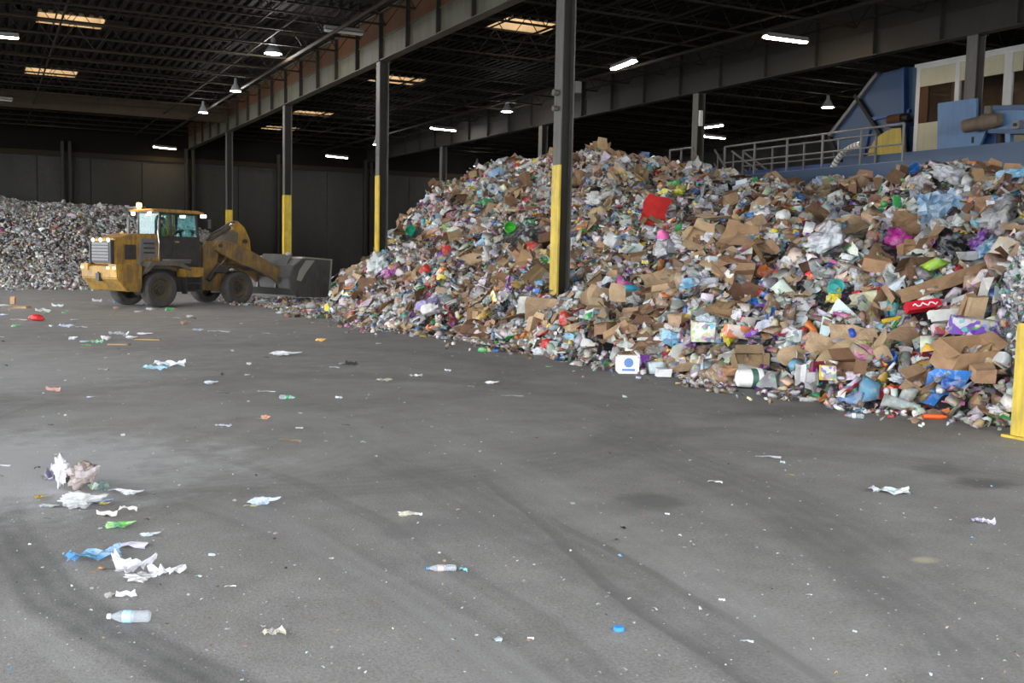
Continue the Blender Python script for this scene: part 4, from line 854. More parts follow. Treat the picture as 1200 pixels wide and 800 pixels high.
def real_bottle(px, py, label, rz, k=1.0, cap=(.75, .78, .8), band=(.25, .45, .75), name='water_bottle', tint=None, flat=1.0):
    t = floor_thing(px, py, name, label, 'bottle', rz)
    R_ = Matrix.Translation((-.11 * k, 0, .033 * k * flat)) @ Matrix.Diagonal((1, 1, flat, 1)) @ Matrix.Rotation(PI / 2, 4, 'Y')
    prof = [(.002, 0), (.025, 0), (.032, .01)] + [x for i in range(5) for x in ((.0325, .02 + .014 * i), (.030, .027 + .014 * i))] + [(.0325, .092), (.0325, .14), (.030, .155), (.0135, .195), (.0135, .205)]
    MB().lathe(scaled(prof, k), 20, R_, False).build('body', M_clearish, t, smooth=True)
    m_ = node_mat('bottle_label', band, .5); MB().lathe(scaled([(.0328, .094), (.0335, .095), (.0335, .137), (.0328, .138)], k), 20, R_, False).build('label_band', m_, t, smooth=True, label='printed label band')
    m_ = node_mat('bottle_cap_plastic', cap, .4); MB().lathe(scaled([(.002, .222), (.0145, .222), (.015, .22), (.015, .205), (.0135, .204)], k), 14, R_, False).build('cap', m_, t, smooth=True, label='screw cap')
    return t
real_bottle(1001, 490, 'clear bottle lying alone on the dark floor before the heap', CH + 2.9, 1.05, (.6, .1, .12), (.6, .6, .6))
# yellow guard post at the right edge with a blue-white bag
q = at_z(1214, 514); t = empty('guard_post', (q.x, q.y, 0)); tag(t, 'yellow painted guard post at the right edge of the view', 'post')
MB().box(-.2, -.2, 0, .2, .2, 1.32).build('shaft', M_yellow, t, bevel=.02); MB().box(-.26, -.26, 0, .26, .26, .03).build('base_plate', M_yellow, t)
b = D.objects.new('film_scrap', m_sheet('film_scrap', K_film, .3, .34, 6, 6, .02, .004, .05, 0, 301)); C.objects.link(b)
q2 = at_z(1190, 411, .98); b.location = (q.x - .19, q.y - .215, 1.0); b.rotation_euler = (PI / 2 * .97, .2, -.3); b.color = (.55, .68, .80, 1); tag(b, 'pale blue plastic scrap caught on the yellow guard post', 'scrap')

# ------------------------------------------------------------------ wheel loader
Y_ = grimy('worn_loader_yellow', (.46, .26, .03), .55, 0, (.09, .06, .04), .75, 1.6, False)
Y_dirty = grimy('dirt_caked_loader_yellow', (.28, .165, .04), .7, 0, (.09, .07, .05), .9, 2.0, False)
G_ = grimy('dark_loader_metal', (.035, .035, .035), .55, .3, (.08, .07, .06), .5, 3, False)
GR = grimy('grey_loader_panel', (.15, .155, .16), .5, 0, (.07, .06, .05), .4, 3, False)
DUST = grimy('dusty_fender_steel', (.13, .11, .085), .8, 0, (.06, .05, .04), .5, 3, False)
BK = grimy('scuffed_bucket_steel', (.13, .13, .125), .5, .3, (.055, .05, .045), .6, 2.0, False)
BK2 = node_mat('bright_worn_bucket_steel', (.40, .40, .36), .45, .4)
TY = grimy('dusty_tyre_rubber', (.035, .033, .031), .9, 0, (.085, .08, .072), .6, 4, False)
RIM = grimy('dusty_brown_rim', (.10, .075, .045), .7, 0, (.045, .04, .03), .6, 4, False)
CHR = node_mat('polished_cylinder_rod', (.6, .6, .6), .2, 1.0)
GL = D.materials.new('tinted_cab_glass'); GL.use_nodes = True; tt = GL.node_tree; tt.nodes.clear()
o1 = tt.nodes.new('ShaderNodeOutputMaterial'); mx = tt.nodes.new('ShaderNodeMixShader'); tr = tt.nodes.new('ShaderNodeBsdfTransparent'); gs = tt.nodes.new('ShaderNodeBsdfGlossy')
tr.inputs[0].default_value = (.62, .74, .74, 1); gs.inputs[0].default_value = (.8, .9, .9, 1); gs.inputs['Roughness'].default_value = .04; mx.inputs[0].default_value = .07
tt.links.new(tr.outputs[0], mx.inputs[1]); tt.links.new(gs.outputs[0], mx.inputs[2]); tt.links.new(mx.outputs[0], o1.inputs[0])
LD = empty('wheel_loader', (4.57, 35.76, 0), math.radians(27)); XS = 1.21; tag(LD, 'yellow articulated wheel loader with flashing amber beacon, bucket lowered toward the heap', 'loader')
def P_(name, mb, mat, par=LD, **k):
    if not par.name.startswith('wheel') or par is LD: mb.v = [(v[0] * (XS if v[0] > 0 else .80), v[1], v[2]) for v in mb.v]
    return mb.build(name, mat, par, **k)
# wheels
WB = 2.62; TR = .86; WR = .59
tyre = [(.36, -.2), (.40, -.225), (.54, -.215), (WR - .012, -.17), (WR, -.10), (WR, .10), (WR - .012, .17), (.54, .215), (.40, .225), (.36, .2)]
def wheel(x, side):
    w_ = empty('wheel', (x, side * TR, WR)); w_.parent = LD
    R_ = Matrix.Rotation(-PI / 2 * side, 4, 'X')   # lathe axis z -> outward
    P_('tyre', MB().lathe(tyre, 36, R_, False), TY, w_, smooth=True)
    P_('rim', MB().lathe([(.36, -.2), (.36, .2), (.345, .21), (.33, .16), (.30, .08), (.20, .05), (.18, .09), (.002, .10)], 28, R_, False), RIM, w_, smooth=True)
    P_('hub', MB().lathe([(.12, .09), (.12, .15), (.10, .17), (.002, .17)], 18, R_, False), G_, w_, smooth=True)
    nb = MB()
    for i in range(10):
        a = 2 * PI * i / 10; nb.tube(R_ @ Vector((.16 * math.cos(a), .16 * math.sin(a), .08)), R_ @ Vector((.16 * math.cos(a), .16 * math.sin(a), .12)), .014, 6)
    P_('wheel_nuts', nb, G_, w_)
for x in (0, WB):
    for sd in (-1, 1): wheel(x * XS, sd)
P_('axle', MB().tube((0, -.7, WR), (0, .7, WR), .14, 12).box(-.2, -.25, WR - .2, .2, .25, WR + .15), G_)
P_('axle', MB().tube((WB, -.7, WR), (WB, .7, WR), .14, 12).box(WB - .2, -.25, WR - .2, WB + .2, .25, WR + .15), G_)
# rear frame and bumper counterweight
P_('rear_frame', MB().prism([(-1.5, .75), (-.7, .55), (.3, .5), (1.35, .55), (1.35, 1.2), (-1.5, 1.25)], -.42, .42), G_)
P_('counterweight', MB().prism([(-1.98, .95), (-1.55, .55), (-.95, .50), (-.86, .72), (-.86, 1.38), (-1.25, 1.42), (-1.98, 1.32)], -1.0, 1.0), Y_, bevel=.03)
P_('bumper_step', MB().box(-2.02, -1.0, 1.18, -1.72, -.55, 1.40), Y_, bevel=.02); P_('bumper_step', MB().box(-2.02, .55, 1.18, -1.72, 1.0, 1.40), Y_, bevel=.02)
P_('tow_hitch', MB().box(-2.06, -.1, .85, -1.9, .1, 1.1).tube((-2.02, 0, .84), (-2.02, 0, 1.14), .03), G_)
rl = emit('amber_reflector_lamp', (1, .45, .06), 1.2)
for y in (-.88, -.55, .88): P_('rear_lamp', MB().box(-2.035, y - .07, 1.24, -2.02, y + .07, 1.31), rl)
# engine hood
hood = [(-1.82, 1.38), (-1.80, 2.10), (-1.70, 2.20), (-.9, 2.36), (.15, 2.38), (.15, 1.38)]
P_('engine_hood', MB().prism(hood, -.60, .60), Y_, bevel=.03, smooth=True)
P_('hood_top', MB().prism([(-1.72, 2.215), (-.9, 2.375), (.14, 2.395), (.14, 2.37), (-.9, 2.35), (-1.72, 2.19)], -.50, .50), Y_dirty)
gr = P_('rear_grille', MB().box(-1.90, -.52, 1.42, -1.80, .52, 2.12), G_, bevel=.02)
for k in range(6): P_('grille_slat', MB().box(-1.93, -.46, 1.50 + k * .10, -1.895, .46, 1.565 + k * .10), GR, gr)
P_('grille_frame', MB().box(-1.93, -.60, 1.38, -1.76, -.52, 2.15), G_, bevel=.015); P_('grille_frame', MB().box(-1.93, .52, 1.38, -1.76, .60, 2.15), G_, bevel=.015)
wl_ = emit('white_work_lamp', (1, .97, .95), 3.5)
for y in (-.42, 0.0, .42): P_('rear_work_lamp', MB().lathe([(.055, 0), (.05, .03), (.002, .035)], 12, Matrix.Translation((-1.885, y, 2.15)) @ Matrix.Rotation(-PI / 2, 4, 'Y')), wl_)
P_('side_vent', MB().box(-1.32, -.63, 1.55, -.82, -.598, 2.02), G_, label='dark open side vent')
lp = P_('louvre_panel', MB().prism([(-.72, 1.50), (-.62, 2.22), (.02, 2.24), (.06, 1.62), (-.50, 1.58), (-.80, 1.22), (-.86, 1.22)], -.68, -.60), GR, bevel=.01)
for z in (1.74, 1.89, 2.04): P_('louvre_slot', MB().box(-.52, -.69, z, -.02, -.678, z + .06), G_, lp)
P_('engine_side', MB().box(-.02, -.64, 1.4, .18, -.6, 2.2), Y_)
P_('exhaust_stack', MB().tube((-.35, .35, 2.3), (-.35, .35, 2.85), .055, 14).path([(-.35, .35, 2.82), (-.38, .35, 2.93), (-.46, .35, 3.0)], .055, 12), GR, smooth=True)
P_('hood_latch', MB().box(-.95, -.1, 2.37, -.88, .1, 2.42), Y_)
# fenders, step, ladder
for s_ in (-1, 1):
    a, b = sorted((s_ * .60, s_ * 1.08))
    P_('rear_fender', MB().prism([(-.80, 1.16), (-.5, 1.50), (.55, 1.52), (.95, 1.25), (.92, 1.20), (.5, 1.36), (-.38, 1.36), (-.74, 1.10)], a, b), DUST, label='dust covered rear fender')
P_('fender_skirt', MB().prism([(-.86, 1.12), (-.50, 1.48), (.75, 1.50), (.72, 1.16), (.45, 1.24), (-.2, 1.26), (-.62, .95), (-.72, .60), (-.86, .70)], -.62, -.56), DUST)
P_('step_box', MB().box(.78, -.98, .98, 1.40, -.5, 1.30), Y_, bevel=.02)
P_('cab_step', MB().box(.25, -1.05, 1.52, .95, -.62, 1.57).box(.45, -1.0, 1.44, .95, -.62, 1.5), GR)
P_('ladder', MB().box(.80, -1.0, .42, .84, -.75, 1.0).box(1.30, -1.0, .42, 1.34, -.75, 1.0).box(.84, -1.0, .5, 1.30, -.8, .54).box(.84, -1.0, .75, 1.30, -.8, .79), G_)
P_('handrail', MB().path([(.12, -.66, 1.6), (.12, -.7, 2.1), (.10, -.66, 2.5)], .018, 8), CHR)
P_('belly_tank', MB().box(.55, -.72, .48, 1.35, .72, .98), G_, bevel=.03)
# cab: lower shell, posts, roof, panes, door
CX0, CX1, CY = .18, 1.50, .60
cab = P_('cab', MB().prism([(CX0, 1.45), (CX0, 2.28), (CX1 - .02, 2.24), (CX1 + .08, 1.40), (CX1 - .15, 1.15), (CX0 + .5, 1.2)], -CY, CY), G_, bevel=.02, label='dark lower cab shell')
po = MB()
for y in (-CY + .03, CY - .03):
    po.bar((CX0 + .02, y, 2.2), (CX0 + .04, y, 3.12), .05); po.bar((CX1 - .03, y, 2.2), (CX1 - .12, y, 3.12), .06); po.bar((.58, y, 2.25), (.56, y, 3.12), .05)
po.box(CX0, -CY, 3.06, CX1 - .08, CY, 3.12); po.box(CX0, -CY, 2.24, CX1, -CY + .05, 2.32); po.box(CX0, CY - .05, 2.24, CX1, CY, 2.32)
P_('cab_posts', po, G_, cab)
P_('cab_roof', MB().prism([(CX0 - .22, 3.11), (CX0 - .24, 3.17), (CX0, 3.21), (CX1 - .1, 3.20), (CX1 + .12, 3.15), (CX1 + .12, 3.10)], -CY - .06, CY + .06), Y_, bevel=.01)
P_('rear_pane', MB().box(CX0 + .02, -CY + .06, 2.32, CX0 + .03, CY - .06, 3.06), GL, cab)
P_('windscreen', MB().box(CX1 - .08, -CY + .06, 2.3, CX1 - .07, CY - .06, 3.06), GL, cab)
for y in (-CY + .03, CY - .04):
    P_('side_pane', MB().box(.24, y, 2.32, .55, y + .01, 3.06), GL, cab); P_('side_pane', MB().box(.61, y, 2.32, CX1 - .14, y + .01, 3.06), GL, cab)
P_('cab_door', MB().box(.60, -CY - .02, 1.42, CX1 - .08, -CY, 2.24), G_, cab); P_('door_handle', MB().box(.66, -CY - .05, 2.12, .80, -CY - .02, 2.16), CHR, cab)
P_('seat', MB().box(.45, -.22, 2.0, .9, .22, 2.12).box(.38, -.2, 2.08, .50, .2, 2.70), G_, cab, bevel=.03)
P_('steering_wheel', MB().lathe([(.15, 0), (.17, .015), (.15, .03)], 16, Matrix.Translation((1.18, 0, 2.48)) @ Matrix.Rotation(-.5, 4, 'Y'), True).tube((1.2, 0, 2.5), (1.32, 0, 2.1), .03), G_, cab)
for x, y in ((CX0 - .2, -.45), (CX0 - .2, .45)): P_('roof_lamp', MB().box(x - .04, y - .07, 3.0, x, y + .07, 3.09), wl_)
P_('roof_lamp', MB().box(CX1 + .10, -.64, 2.98, CX1 + .2, -.50, 3.08), wl_); P_('roof_lamp', MB().box(CX1 + .10, .5, 2.98, CX1 + .2, .64, 3.08), wl_)
P_('mirror', MB().path([(CX1, -.62, 2.95), (CX1 + .2, -.85, 2.9)], .015).box(CX1 + .16, -.95, 2.62, CX1 + .20, -.78, 2.92), G_, bevel=.01)
bc = P_('beacon', MB().lathe([(.05, 0), (.05, .05), (.075, .06), (.075, .16), (.06, .20), (.002, .21)], 16, Matrix.Translation((.05, .25, 3.2)), False), emit('lit_amber_beacon', (1, .30, .02), 3.0), smooth=True, label='glowing amber beacon')
bl = D.lights.new('beacon_glow', 'POINT'); bl.energy = 18; bl.color = (1, .5, .12); bl.shadow_soft_size = .08; bo = D.objects.new('beacon_glow', bl); C.objects.link(bo); bo.parent = LD; bo.location = (.06, .25, 3.52)
# front frame, tower
P_('articulation_joint', MB().tube((1.45, 0, .6), (1.45, 0, 1.3), .14, 14).box(1.3, -.3, .62, 1.65, .3, .72).box(1.3, -.3, 1.12, 1.65, .3, 1.22), G_)
P_('front_frame', MB().prism([(1.6, .5), (3.1, .5), (3.15, .85), (2.6, 1.2), (1.6, 1.25)], -.40, .40), Y_dirty)
for y in (-.42, .30): P_('tower_plate', MB().prism([(1.68, .7), (1.74, 2.02), (1.85, 2.2), (2.18, 2.2), (2.30, 1.95), (2.22, 1.4), (2.75, 1.15), (2.7, .8)], y, y + .12), Y_dirty, bevel=.015)
P_('front_fender', MB().prism([(2.0, 1.14), (2.25, 1.34), (2.9, 1.34), (3.15, 1.22), (3.13, 1.18), (2.9, 1.29), (2.27, 1.29), (2.03, 1.10)], -1.08, -.5), G_)
P_('front_fender', MB().prism([(2.0, 1.14), (2.25, 1.34), (2.9, 1.34), (3.15, 1.22), (3.13, 1.18), (2.9, 1.29), (2.27, 1.29), (2.03, 1.10)], .5, 1.08), G_)
# boom arms
arm = [(1.98, 2.02), (2.12, 2.22), (2.45, 2.24), (3.05, 2.02), (3.65, 1.72), (4.25, 1.34), (4.72, .98), (4.72, .62), (4.45, .60), (4.1, .92), (3.55, 1.18), (2.9, 1.42), (2.35, 1.72), (2.05, 1.88)]
for y in (-.62, .50): P_('boom_arm', MB().prism(arm, y, y + .12), Y_dirty, bevel=.015)
P_('boom_crosstube', MB().tube((3.3, -.5, 1.52), (3.3, .5, 1.52), .16, 14), Y_dirty)
for y in (-.63, .51):
    P_('pivot_pin', MB().tube((2.2, y - .02, 2.05), (2.2, y + .14, 2.05), .07, 12), G_)
P_('bell_crank', MB().prism([(3.02, 2.92), (3.16, 2.95), (3.42, 2.72), (3.62, 2.3), (3.66, 1.82), (3.55, 1.56), (3.25, 1.78), (3.05, 2.3)], -.12, .12), Y_, bevel=.02)
P_('pivot_pin', MB().tube((3.42, -.16, 2.22), (3.42, .16, 2.22), .08, 14), G_)
P_('tilt_cylinder', MB().tube((1.95, 0, 2.10), (2.9, 0, 2.74), .11, 14), DUST, smooth=True); P_('tilt_rod', MB().tube((2.9, 0, 2.74), (3.12, 0, 2.88), .05, 12), CHR, smooth=True)
P_('tilt_hose', MB().path([(1.9, -.14, 2.1), (2.2, -.16, 2.45), (2.9, -.14, 2.88), (3.05, -.12, 2.9)], .035, 8), G_)
P_('hydraulic_block', MB().prism([(2.5, 2.18), (2.85, 2.62), (3.06, 2.5), (3.0, 2.1)], -.3, .3), DUST)
for y in (-.5, .44):
    P_('lift_cylinder', MB().tube((1.85, y, .85), (2.25, y, 1.40), .08, 12), G_, smooth=True); P_('lift_rod', MB().tube((2.25, y, 1.40), (2.55, y, 1.72), .045, 10), CHR, smooth=True)
P_('bucket_link', MB().bar((3.58, 0, 1.66), (4.35, 0, 1.40), .16), G_)
# bucket (tilted forward-down box of steel)
bw = 1.22; oth = .03
shell = [(4.62, .28), (4.38, .55), (4.34, .95), (4.52, 1.35), (4.90, 1.66)]
bk = MB()
def strip_shell(pts, y0, y1, t):
    for (x0, z0), (x1, z1) in zip(pts, pts[1:]):
        bk.bar(((x0), (y0 + y1) / 2, z0), (x1, (y0 + y1) / 2, z1), y1 - y0, t, up=(-(z1 - z0), 0, x1 - x0))
strip_shell([(6.02, .20), (4.62, .24)] + shell[0:], -bw, bw, .04)
bucket = P_('bucket', bk, BK, label='scuffed grey steel bucket')
side = [(4.62, .22), (4.38, .55), (4.34, .95), (4.52, 1.35), (4.90, 1.68), (6.06, 1.60), (5.98, .22)]
for y in (-bw - .03, bw): P_('side_plate', MB().prism(side, y, y + .03), BK, bucket)
P_('bucket_lip', MB().box(4.84, -bw - .04, 1.64, 4.98, bw + .04, 1.70), BK2, bucket)
P_('side_rim', MB().bar((4.9, -bw - .02, 1.68), (6.08, -bw - .02, 1.60), .09, .05).bar((6.06, -bw - .02, 1.62), (5.98, -bw - .02, .2), .07, .05).bar((4.9, bw + .02, 1.68), (6.08, bw + .02, 1.60), .09, .05).bar((6.06, bw + .02, 1.62), (5.98, bw + .02, .2), .07, .05), BK2, bucket)
P_('cutting_edge', MB().box(5.9, -bw - .03, .18, 6.15, bw + .03, .22), BK2, bucket)
P_('worn_patch', MB().prism([(4.72, 1.2), (5.0, 1.58), (5.36, 1.58), (4.98, 1.1), (4.8, .80), (4.62, .85)], -bw - .036, -bw - .031), BK2, bucket, label='bright worn metal patch')
for y in (-.5, .5): P_('bucket_bracket', MB().prism([(4.3, .55), (4.72, .45), (4.62, 1.05), (4.35, 1.05)], y - .05, y + .05), BK, bucket)
P_('spill_guard', MB().bar((4.55, 0, 1.38), (4.78, 0, 1.78), 1.6, .03, up=(1, 0, -.6)), BK, bucket)
bpy.context.view_layer.update()
# scraps riding on the loader bucket
def scrap_on(xl, yl, zl, me, ck, name, label, cat, s=1.0):
    o = D.objects.new(name, me); C.objects.link(o); o.matrix_world = LD.matrix_world @ Matrix.Translation((xl * XS, yl, zl)) @ Matrix.Rotation(.4, 4, 'Z') @ Matrix.Scale(s, 4)
    o.color = (*PAL[ck], 1); tag(o, label, cat)
scrap_on(4.75, -.6, 1.80, bagL[1], 'white', 'plastic_bag', 'white scrap of film riding on the rear edge of the loader bucket', 'scrap', .35)

# operator: one skinned body, seated, with vest, hair and cap
def skin_body(name, pts, edges, mat, sub=1):
    me = D.meshes.new(name); me.from_pydata([p_[:3] for p_ in pts], edges, []); o = D.objects.new(name, me); C.objects.link(o)
    md = o.modifiers.new('skin', 'SKIN'); md.use_smooth_shade = True
    for i, p_ in enumerate(pts):
        v = me.skin_vertices[0].data[i]; r = p_[3]; v.radius = (r, r if len(p_) < 5 else p_[4]); v.use_root = (i == 0)
    s_ = o.modifiers.new('sub', 'SUBSURF'); s_.levels = sub; s_.render_levels = sub; me.materials.append(mat); return o
skinm = node_mat('skin', (.42, .25, .17), .55); cloth = node_mat('dark_work_clothes', (.04, .05, .07), .8); hiv = node_mat('lime_safety_vest', (.25, .62, .06), .6); hairm = node_mat('dark_hair', (.03, .02, .015), .8)
pr = empty('person'); tag(pr, 'operator in lime safety vest seated inside the loader cab', 'person')
pts = [(0, 0, .10, .13, .11), (.02, 0, .28, .12, .15), (.03, 0, .45, .13, .17), (.03, 0, .56, .07, .10), (.04, 0, .63, .045), (.05, 0, .70, .05),
       (.18, .10, .08, .085), (.44, .12, .08, .06), (.52, .12, -.20, .05), (.54, .12, -.32, .04), (.66, .12, -.34, .032),
       (.18, -.10, .08, .085), (.44, -.12, .08, .06), (.52, -.12, -.20, .05), (.54, -.12, -.32, .04), (.66, -.12, -.34, .032),
       (.03, .19, .50, .055), (.10, .24, .28, .042), (.34, .17, .30, .034), (.42, .14, .34, .028),
       (.03, -.19, .50, .055), (.10, -.24, .28, .042), (.34, -.17, .30, .034), (.42, -.14, .34, .028)]
ed = [(0, 1), (1, 2), (2, 3), (3, 4), (4, 5), (0, 6), (6, 7), (7, 8), (8, 9), (9, 10), (0, 11), (11, 12), (12, 13), (13, 14), (14, 15), (2, 16), (16, 17), (17, 18), (18, 19), (2, 20), (20, 21), (21, 22), (22, 23)]
for s_, w_ in ((1, 19), (-1, 23)):
    for k, (dy, L) in enumerate([(-.027, .06), (-.009, .07), (.009, .066), (.027, .052)]):
        b0 = len(pts); bx, by, bz = .42, s_ * .14, .34
        pts += [(bx + .05, by + dy, bz + .012, .009), (bx + .05 + L * .5, by + dy, bz + .02, .008), (bx + .05 + L * .7, by + dy, bz - .015, .007)]; ed += [(w_, b0), (b0, b0 + 1), (b0 + 1, b0 + 2)]
    b0 = len(pts); pts += [(bx + .03, by - s_ * .035, bz - .005, .010), (bx + .06, by - s_ * .045, bz - .02, .008)]; ed += [(w_, b0), (b0, b0 + 1)]
body = skin_body('body', pts, ed, cloth); body.parent = pr
bm = bmesh.new(); bmesh.ops.create_uvsphere(bm, u_segments=20, v_segments=14, radius=1)
for v in bm.verts:
    x, y, z = v.co; k = 1 - .18 * max(0, -z) ** 2
    v.co = Vector((x * .098 * k, y * .076 * k, z * .12))
    if x > .8 and -.25 < z < .15: v.co.x += .02 * (1 - abs(y) * 2.5 if abs(y) < .4 else 0)     # nose
    if x > .6 and .05 < z < .3 and .2 < abs(y) < .6: v.co.x -= .008                            # eye sockets
    if x > .7 and -.5 < z < -.35: v.co.x -= .006                                              # mouth
hd = D.objects.new('head', cmesh('head', bm, skinm, True)); C.objects.link(hd); hd.parent = pr; hd.location = (.07, 0, .80)
for s_ in (-1, 1):
    MB().lathe([(.002, -.006), (.014, 0), (.002, .006)], 10, Matrix.Translation((.088, s_ * .03, .015)) @ Matrix.Rotation(PI / 2, 4, 'Y')).build('eye', M_white, hd)
    MB().lathe([(.002, -.008), (.018, 0), (.002, .01)], 10, Matrix.Translation((.0, s_ * .078, .0)) @ Matrix.Diagonal((1, 1, 1.6, 1)) @ Matrix.Rotation(PI / 2, 4, 'X')).build('ear', skinm, hd)
MB().lathe([(.10, .0), (.098, .05), (.07, .095), (.002, .115)], 18, Matrix.Translation((-.008, 0, .02)) @ Matrix.Diagonal((1, .8, 1, 1)), False).build('hair', hairm, hd, smooth=True)
MB().prism([(-.14, .06), (.17, .06), (.19, .30), (.18, .50), (.10, .58), (-.05, .58), (-.12, .5), (-.15, .3)], -.19, .19).build('safety_vest', hiv, pr, bevel=.04, smooth=True)
pr.matrix_world = LD.matrix_world @ Matrix.Translation((.70, 0, 2.05))

# ------------------------------------------------------------------ raised walkway, rails, stairs
RAIL = grimy('dull_rail_steel', (.16, .16, .155), .5, .2, (.06, .05, .04), .4)
BLUE = grimy('machine_blue_paint', (.013, .048, .112), .45, 0, (.03, .05, .09), .5, 1.0)
BLUE_L = grimy('lit_machine_blue_paint', (.062, .14, .27), .45, 0, (.03, .06, .10), .35, 1.0)  # brighter copy of the machine blue: light on the chute painted in
BLUE_D = grimy('deep_blue_paint', (.02, .06, .20), .5, 0, (.01, .02, .05), .4)
CREAM = grimy('cream_cabin_panel', (.36, .34, .23), .6, 0, (.2, .18, .12), .3, 1.0)
CREAMW = grimy('pale_cabin_frame', (.42, .42, .41), .5, 0, (.28, .28, .26), .3)
M_ochre = grimy('dark_yellow_guard', (.40, .30, .03), .5, 0, (.12, .09, .02), .5)
WX0, WX1, WZ = 21.0, 22.3, 4.45
t = empty('raised_walkway', (0, 0, 0)); tag(t, 'blue edged raised steel walkway running behind the heap crest', 'walkway')
MB().box(WX0, 8, WZ - .04, WX1, 26.4, WZ).build('deck_plate', M_steel, t)
MB().box(WX0 - .02, 8, WZ - .34, WX0 + .04, 26.4, WZ + .1).build('edge_beam', BLUE, t, label='blue edge beam'); MB().box(WX1 - .04, 8, WZ - .3, WX1 + .02, 26.4, WZ + .1).build('edge_beam', BLUE, t)
for y in (9, 14, 19.5, 25.5):
    for x in (WX0 + .1, WX1 - .1): MB().box(x - .08, y - .08, 0, x + .08, y + .08, WZ - .04).build('post', BLUE, t)
def rail(x, y0, y1, z, label, step=1.32, mat=RAIL):
    t = empty('guard_rail', (x, 0, z)); tag(t, label, 'rail', 'guard rails of the walkway')
    n = max(1, round((y1 - y0) / step))
    for i in range(n + 1):
        y = y0 + (y1 - y0) * i / n; MB().bar((0, y, 0), (0, y, 1.06), .05).build('post', mat, t)
    MB().tube((0, y0, 1.06), (0, y1, 1.06), .03, 8).build('top_rail', mat, t); MB().tube((0, y0, .55), (0, y1, .55), .025, 8).build('middle_rail', mat, t); MB().box(-.01, y0, .02, .01, y1, .12).build('toe_board', mat, t)
rail(WX0 + .03, 19.2, 26.4, WZ, 'near guard rail in front of the blue housing behind the heap')
rail(WX1 - .03, 21.3, 27.0, WZ, 'far guard rail seen through the near rail posts')
rail(WX0 + .05, 28.1, 29.4, WZ + .12, 'short rail of the stair landing at the grey column', .65)
t = empty('stair_landing', (0, 0, 0)); tag(t, 'small steel stair landing beside the bare grey column', 'landing')
MB().box(20.9, 28.1, WZ + .06, 22.4, 29.6, WZ + .12).build('deck_plate', M_steel, t)
for x, y in ((21, 28.2), (22.3, 28.2), (21, 29.5), (22.3, 29.5)): MB().box(x - .05, y - .05, 0, x + .05, y + .05, WZ + .06).build('post', RAIL, t)
def stair(y0, y1, z0, label):
    t = empty('steel_stair', (0, 0, 0)); tag(t, label, 'stairs')
    z1 = z0 - 2.6; yy = y1
    for x in (21.0, 21.95):
        MB().bar((x, y0, z0), (x, yy, z1), .05, .2).build('stringer', RAIL, t)
        MB().bar((x, y0, z0 + 1.06), (x, yy, z1 + 1.06), .05).bar((x, y0, z0 + .6), (x, yy, z1 + .6), .03).build('handrail', RAIL, t)
        for k in range(4): MB().bar((x, y0 + (yy - y0) * (k + .3) / 4, z0 - 2.6 * (k + .3) / 4), (x, y0 + (yy - y0) * (k + .3) / 4, z0 + 1.06 - 2.6 * (k + .3) / 4), .04).build('post', RAIL, t)
    for k in range(12): MB().box(21.0, min(y0 + (yy - y0) * k / 12, y0 + (yy - y0) * k / 12 + .22), z0 - 2.6 * k / 12 - .03, 21.95, max(y0 + (yy - y0) * k / 12, y0 + (yy - y0) * k / 12 + .22), z0 - 2.6 * k / 12).build('tread', M_steel, t)
stair(28.1, 25.6, WZ + .1, 'steel stair descending right from the landing behind the heap')
t = empty('steel_stair'); tag(t, 'second stair rail pair just left of the long walkway rail', 'stairs')
for x in (22.6, 23.1): MB().bar((x, 28.0, WZ + 1.15), (x, 25.9, WZ + .0), .05).bar((x, 28.0, WZ + .6), (x, 25.9, WZ - .55), .04).build('handrail', RAIL, t)
MB().bar((22.85, 28.0, WZ - .1), (22.85, 25.9, WZ - 1.2), .5, .06).build('stringer', RAIL, t)
for k in range(3): MB().bar((22.6, 27.9 - k * .9, WZ - .2 - k * .5), (22.6, 27.9 - k * .9, WZ + 1.1 - k * .5), .04).build('post', RAIL, t)
# coiled flexible duct glinting behind the rail
t = empty('flexible_duct'); tag(t, 'short curved ribbed silver duct glinting behind the rail', 'duct')
fd = MB(); fr = MB(); DU = node_mat('ribbed_silver_hose', (.55, .55, .52), .3, .3); DK_ = RAIL
ps = [yz0 for yz0 in [(21.62, 22.35 - 1.15 * math.sin(PI / 2 * k / 15), WZ - .25 + 1.0 * (1 - math.cos(PI / 2 * k / 15))) for k in range(16)]]
ps = [(x, 22.35 - 1.15 * (1 - math.cos(PI / 2 * k / 15)), WZ - .25 + 1.0 * math.sin(PI / 2 * k / 15)) for k, (x, _, _) in enumerate(ps)]
for k, (a, b) in enumerate(zip(ps, ps[1:])):
    a, b = Vector(a), Vector(b); fd.tube(a, a.lerp(b, .62), .085, 12); fr.tube(a.lerp(b, .6), b, .07, 12)
fd.build('rib', DU, t, smooth=True); fr.build('sleeve', DK_, t)

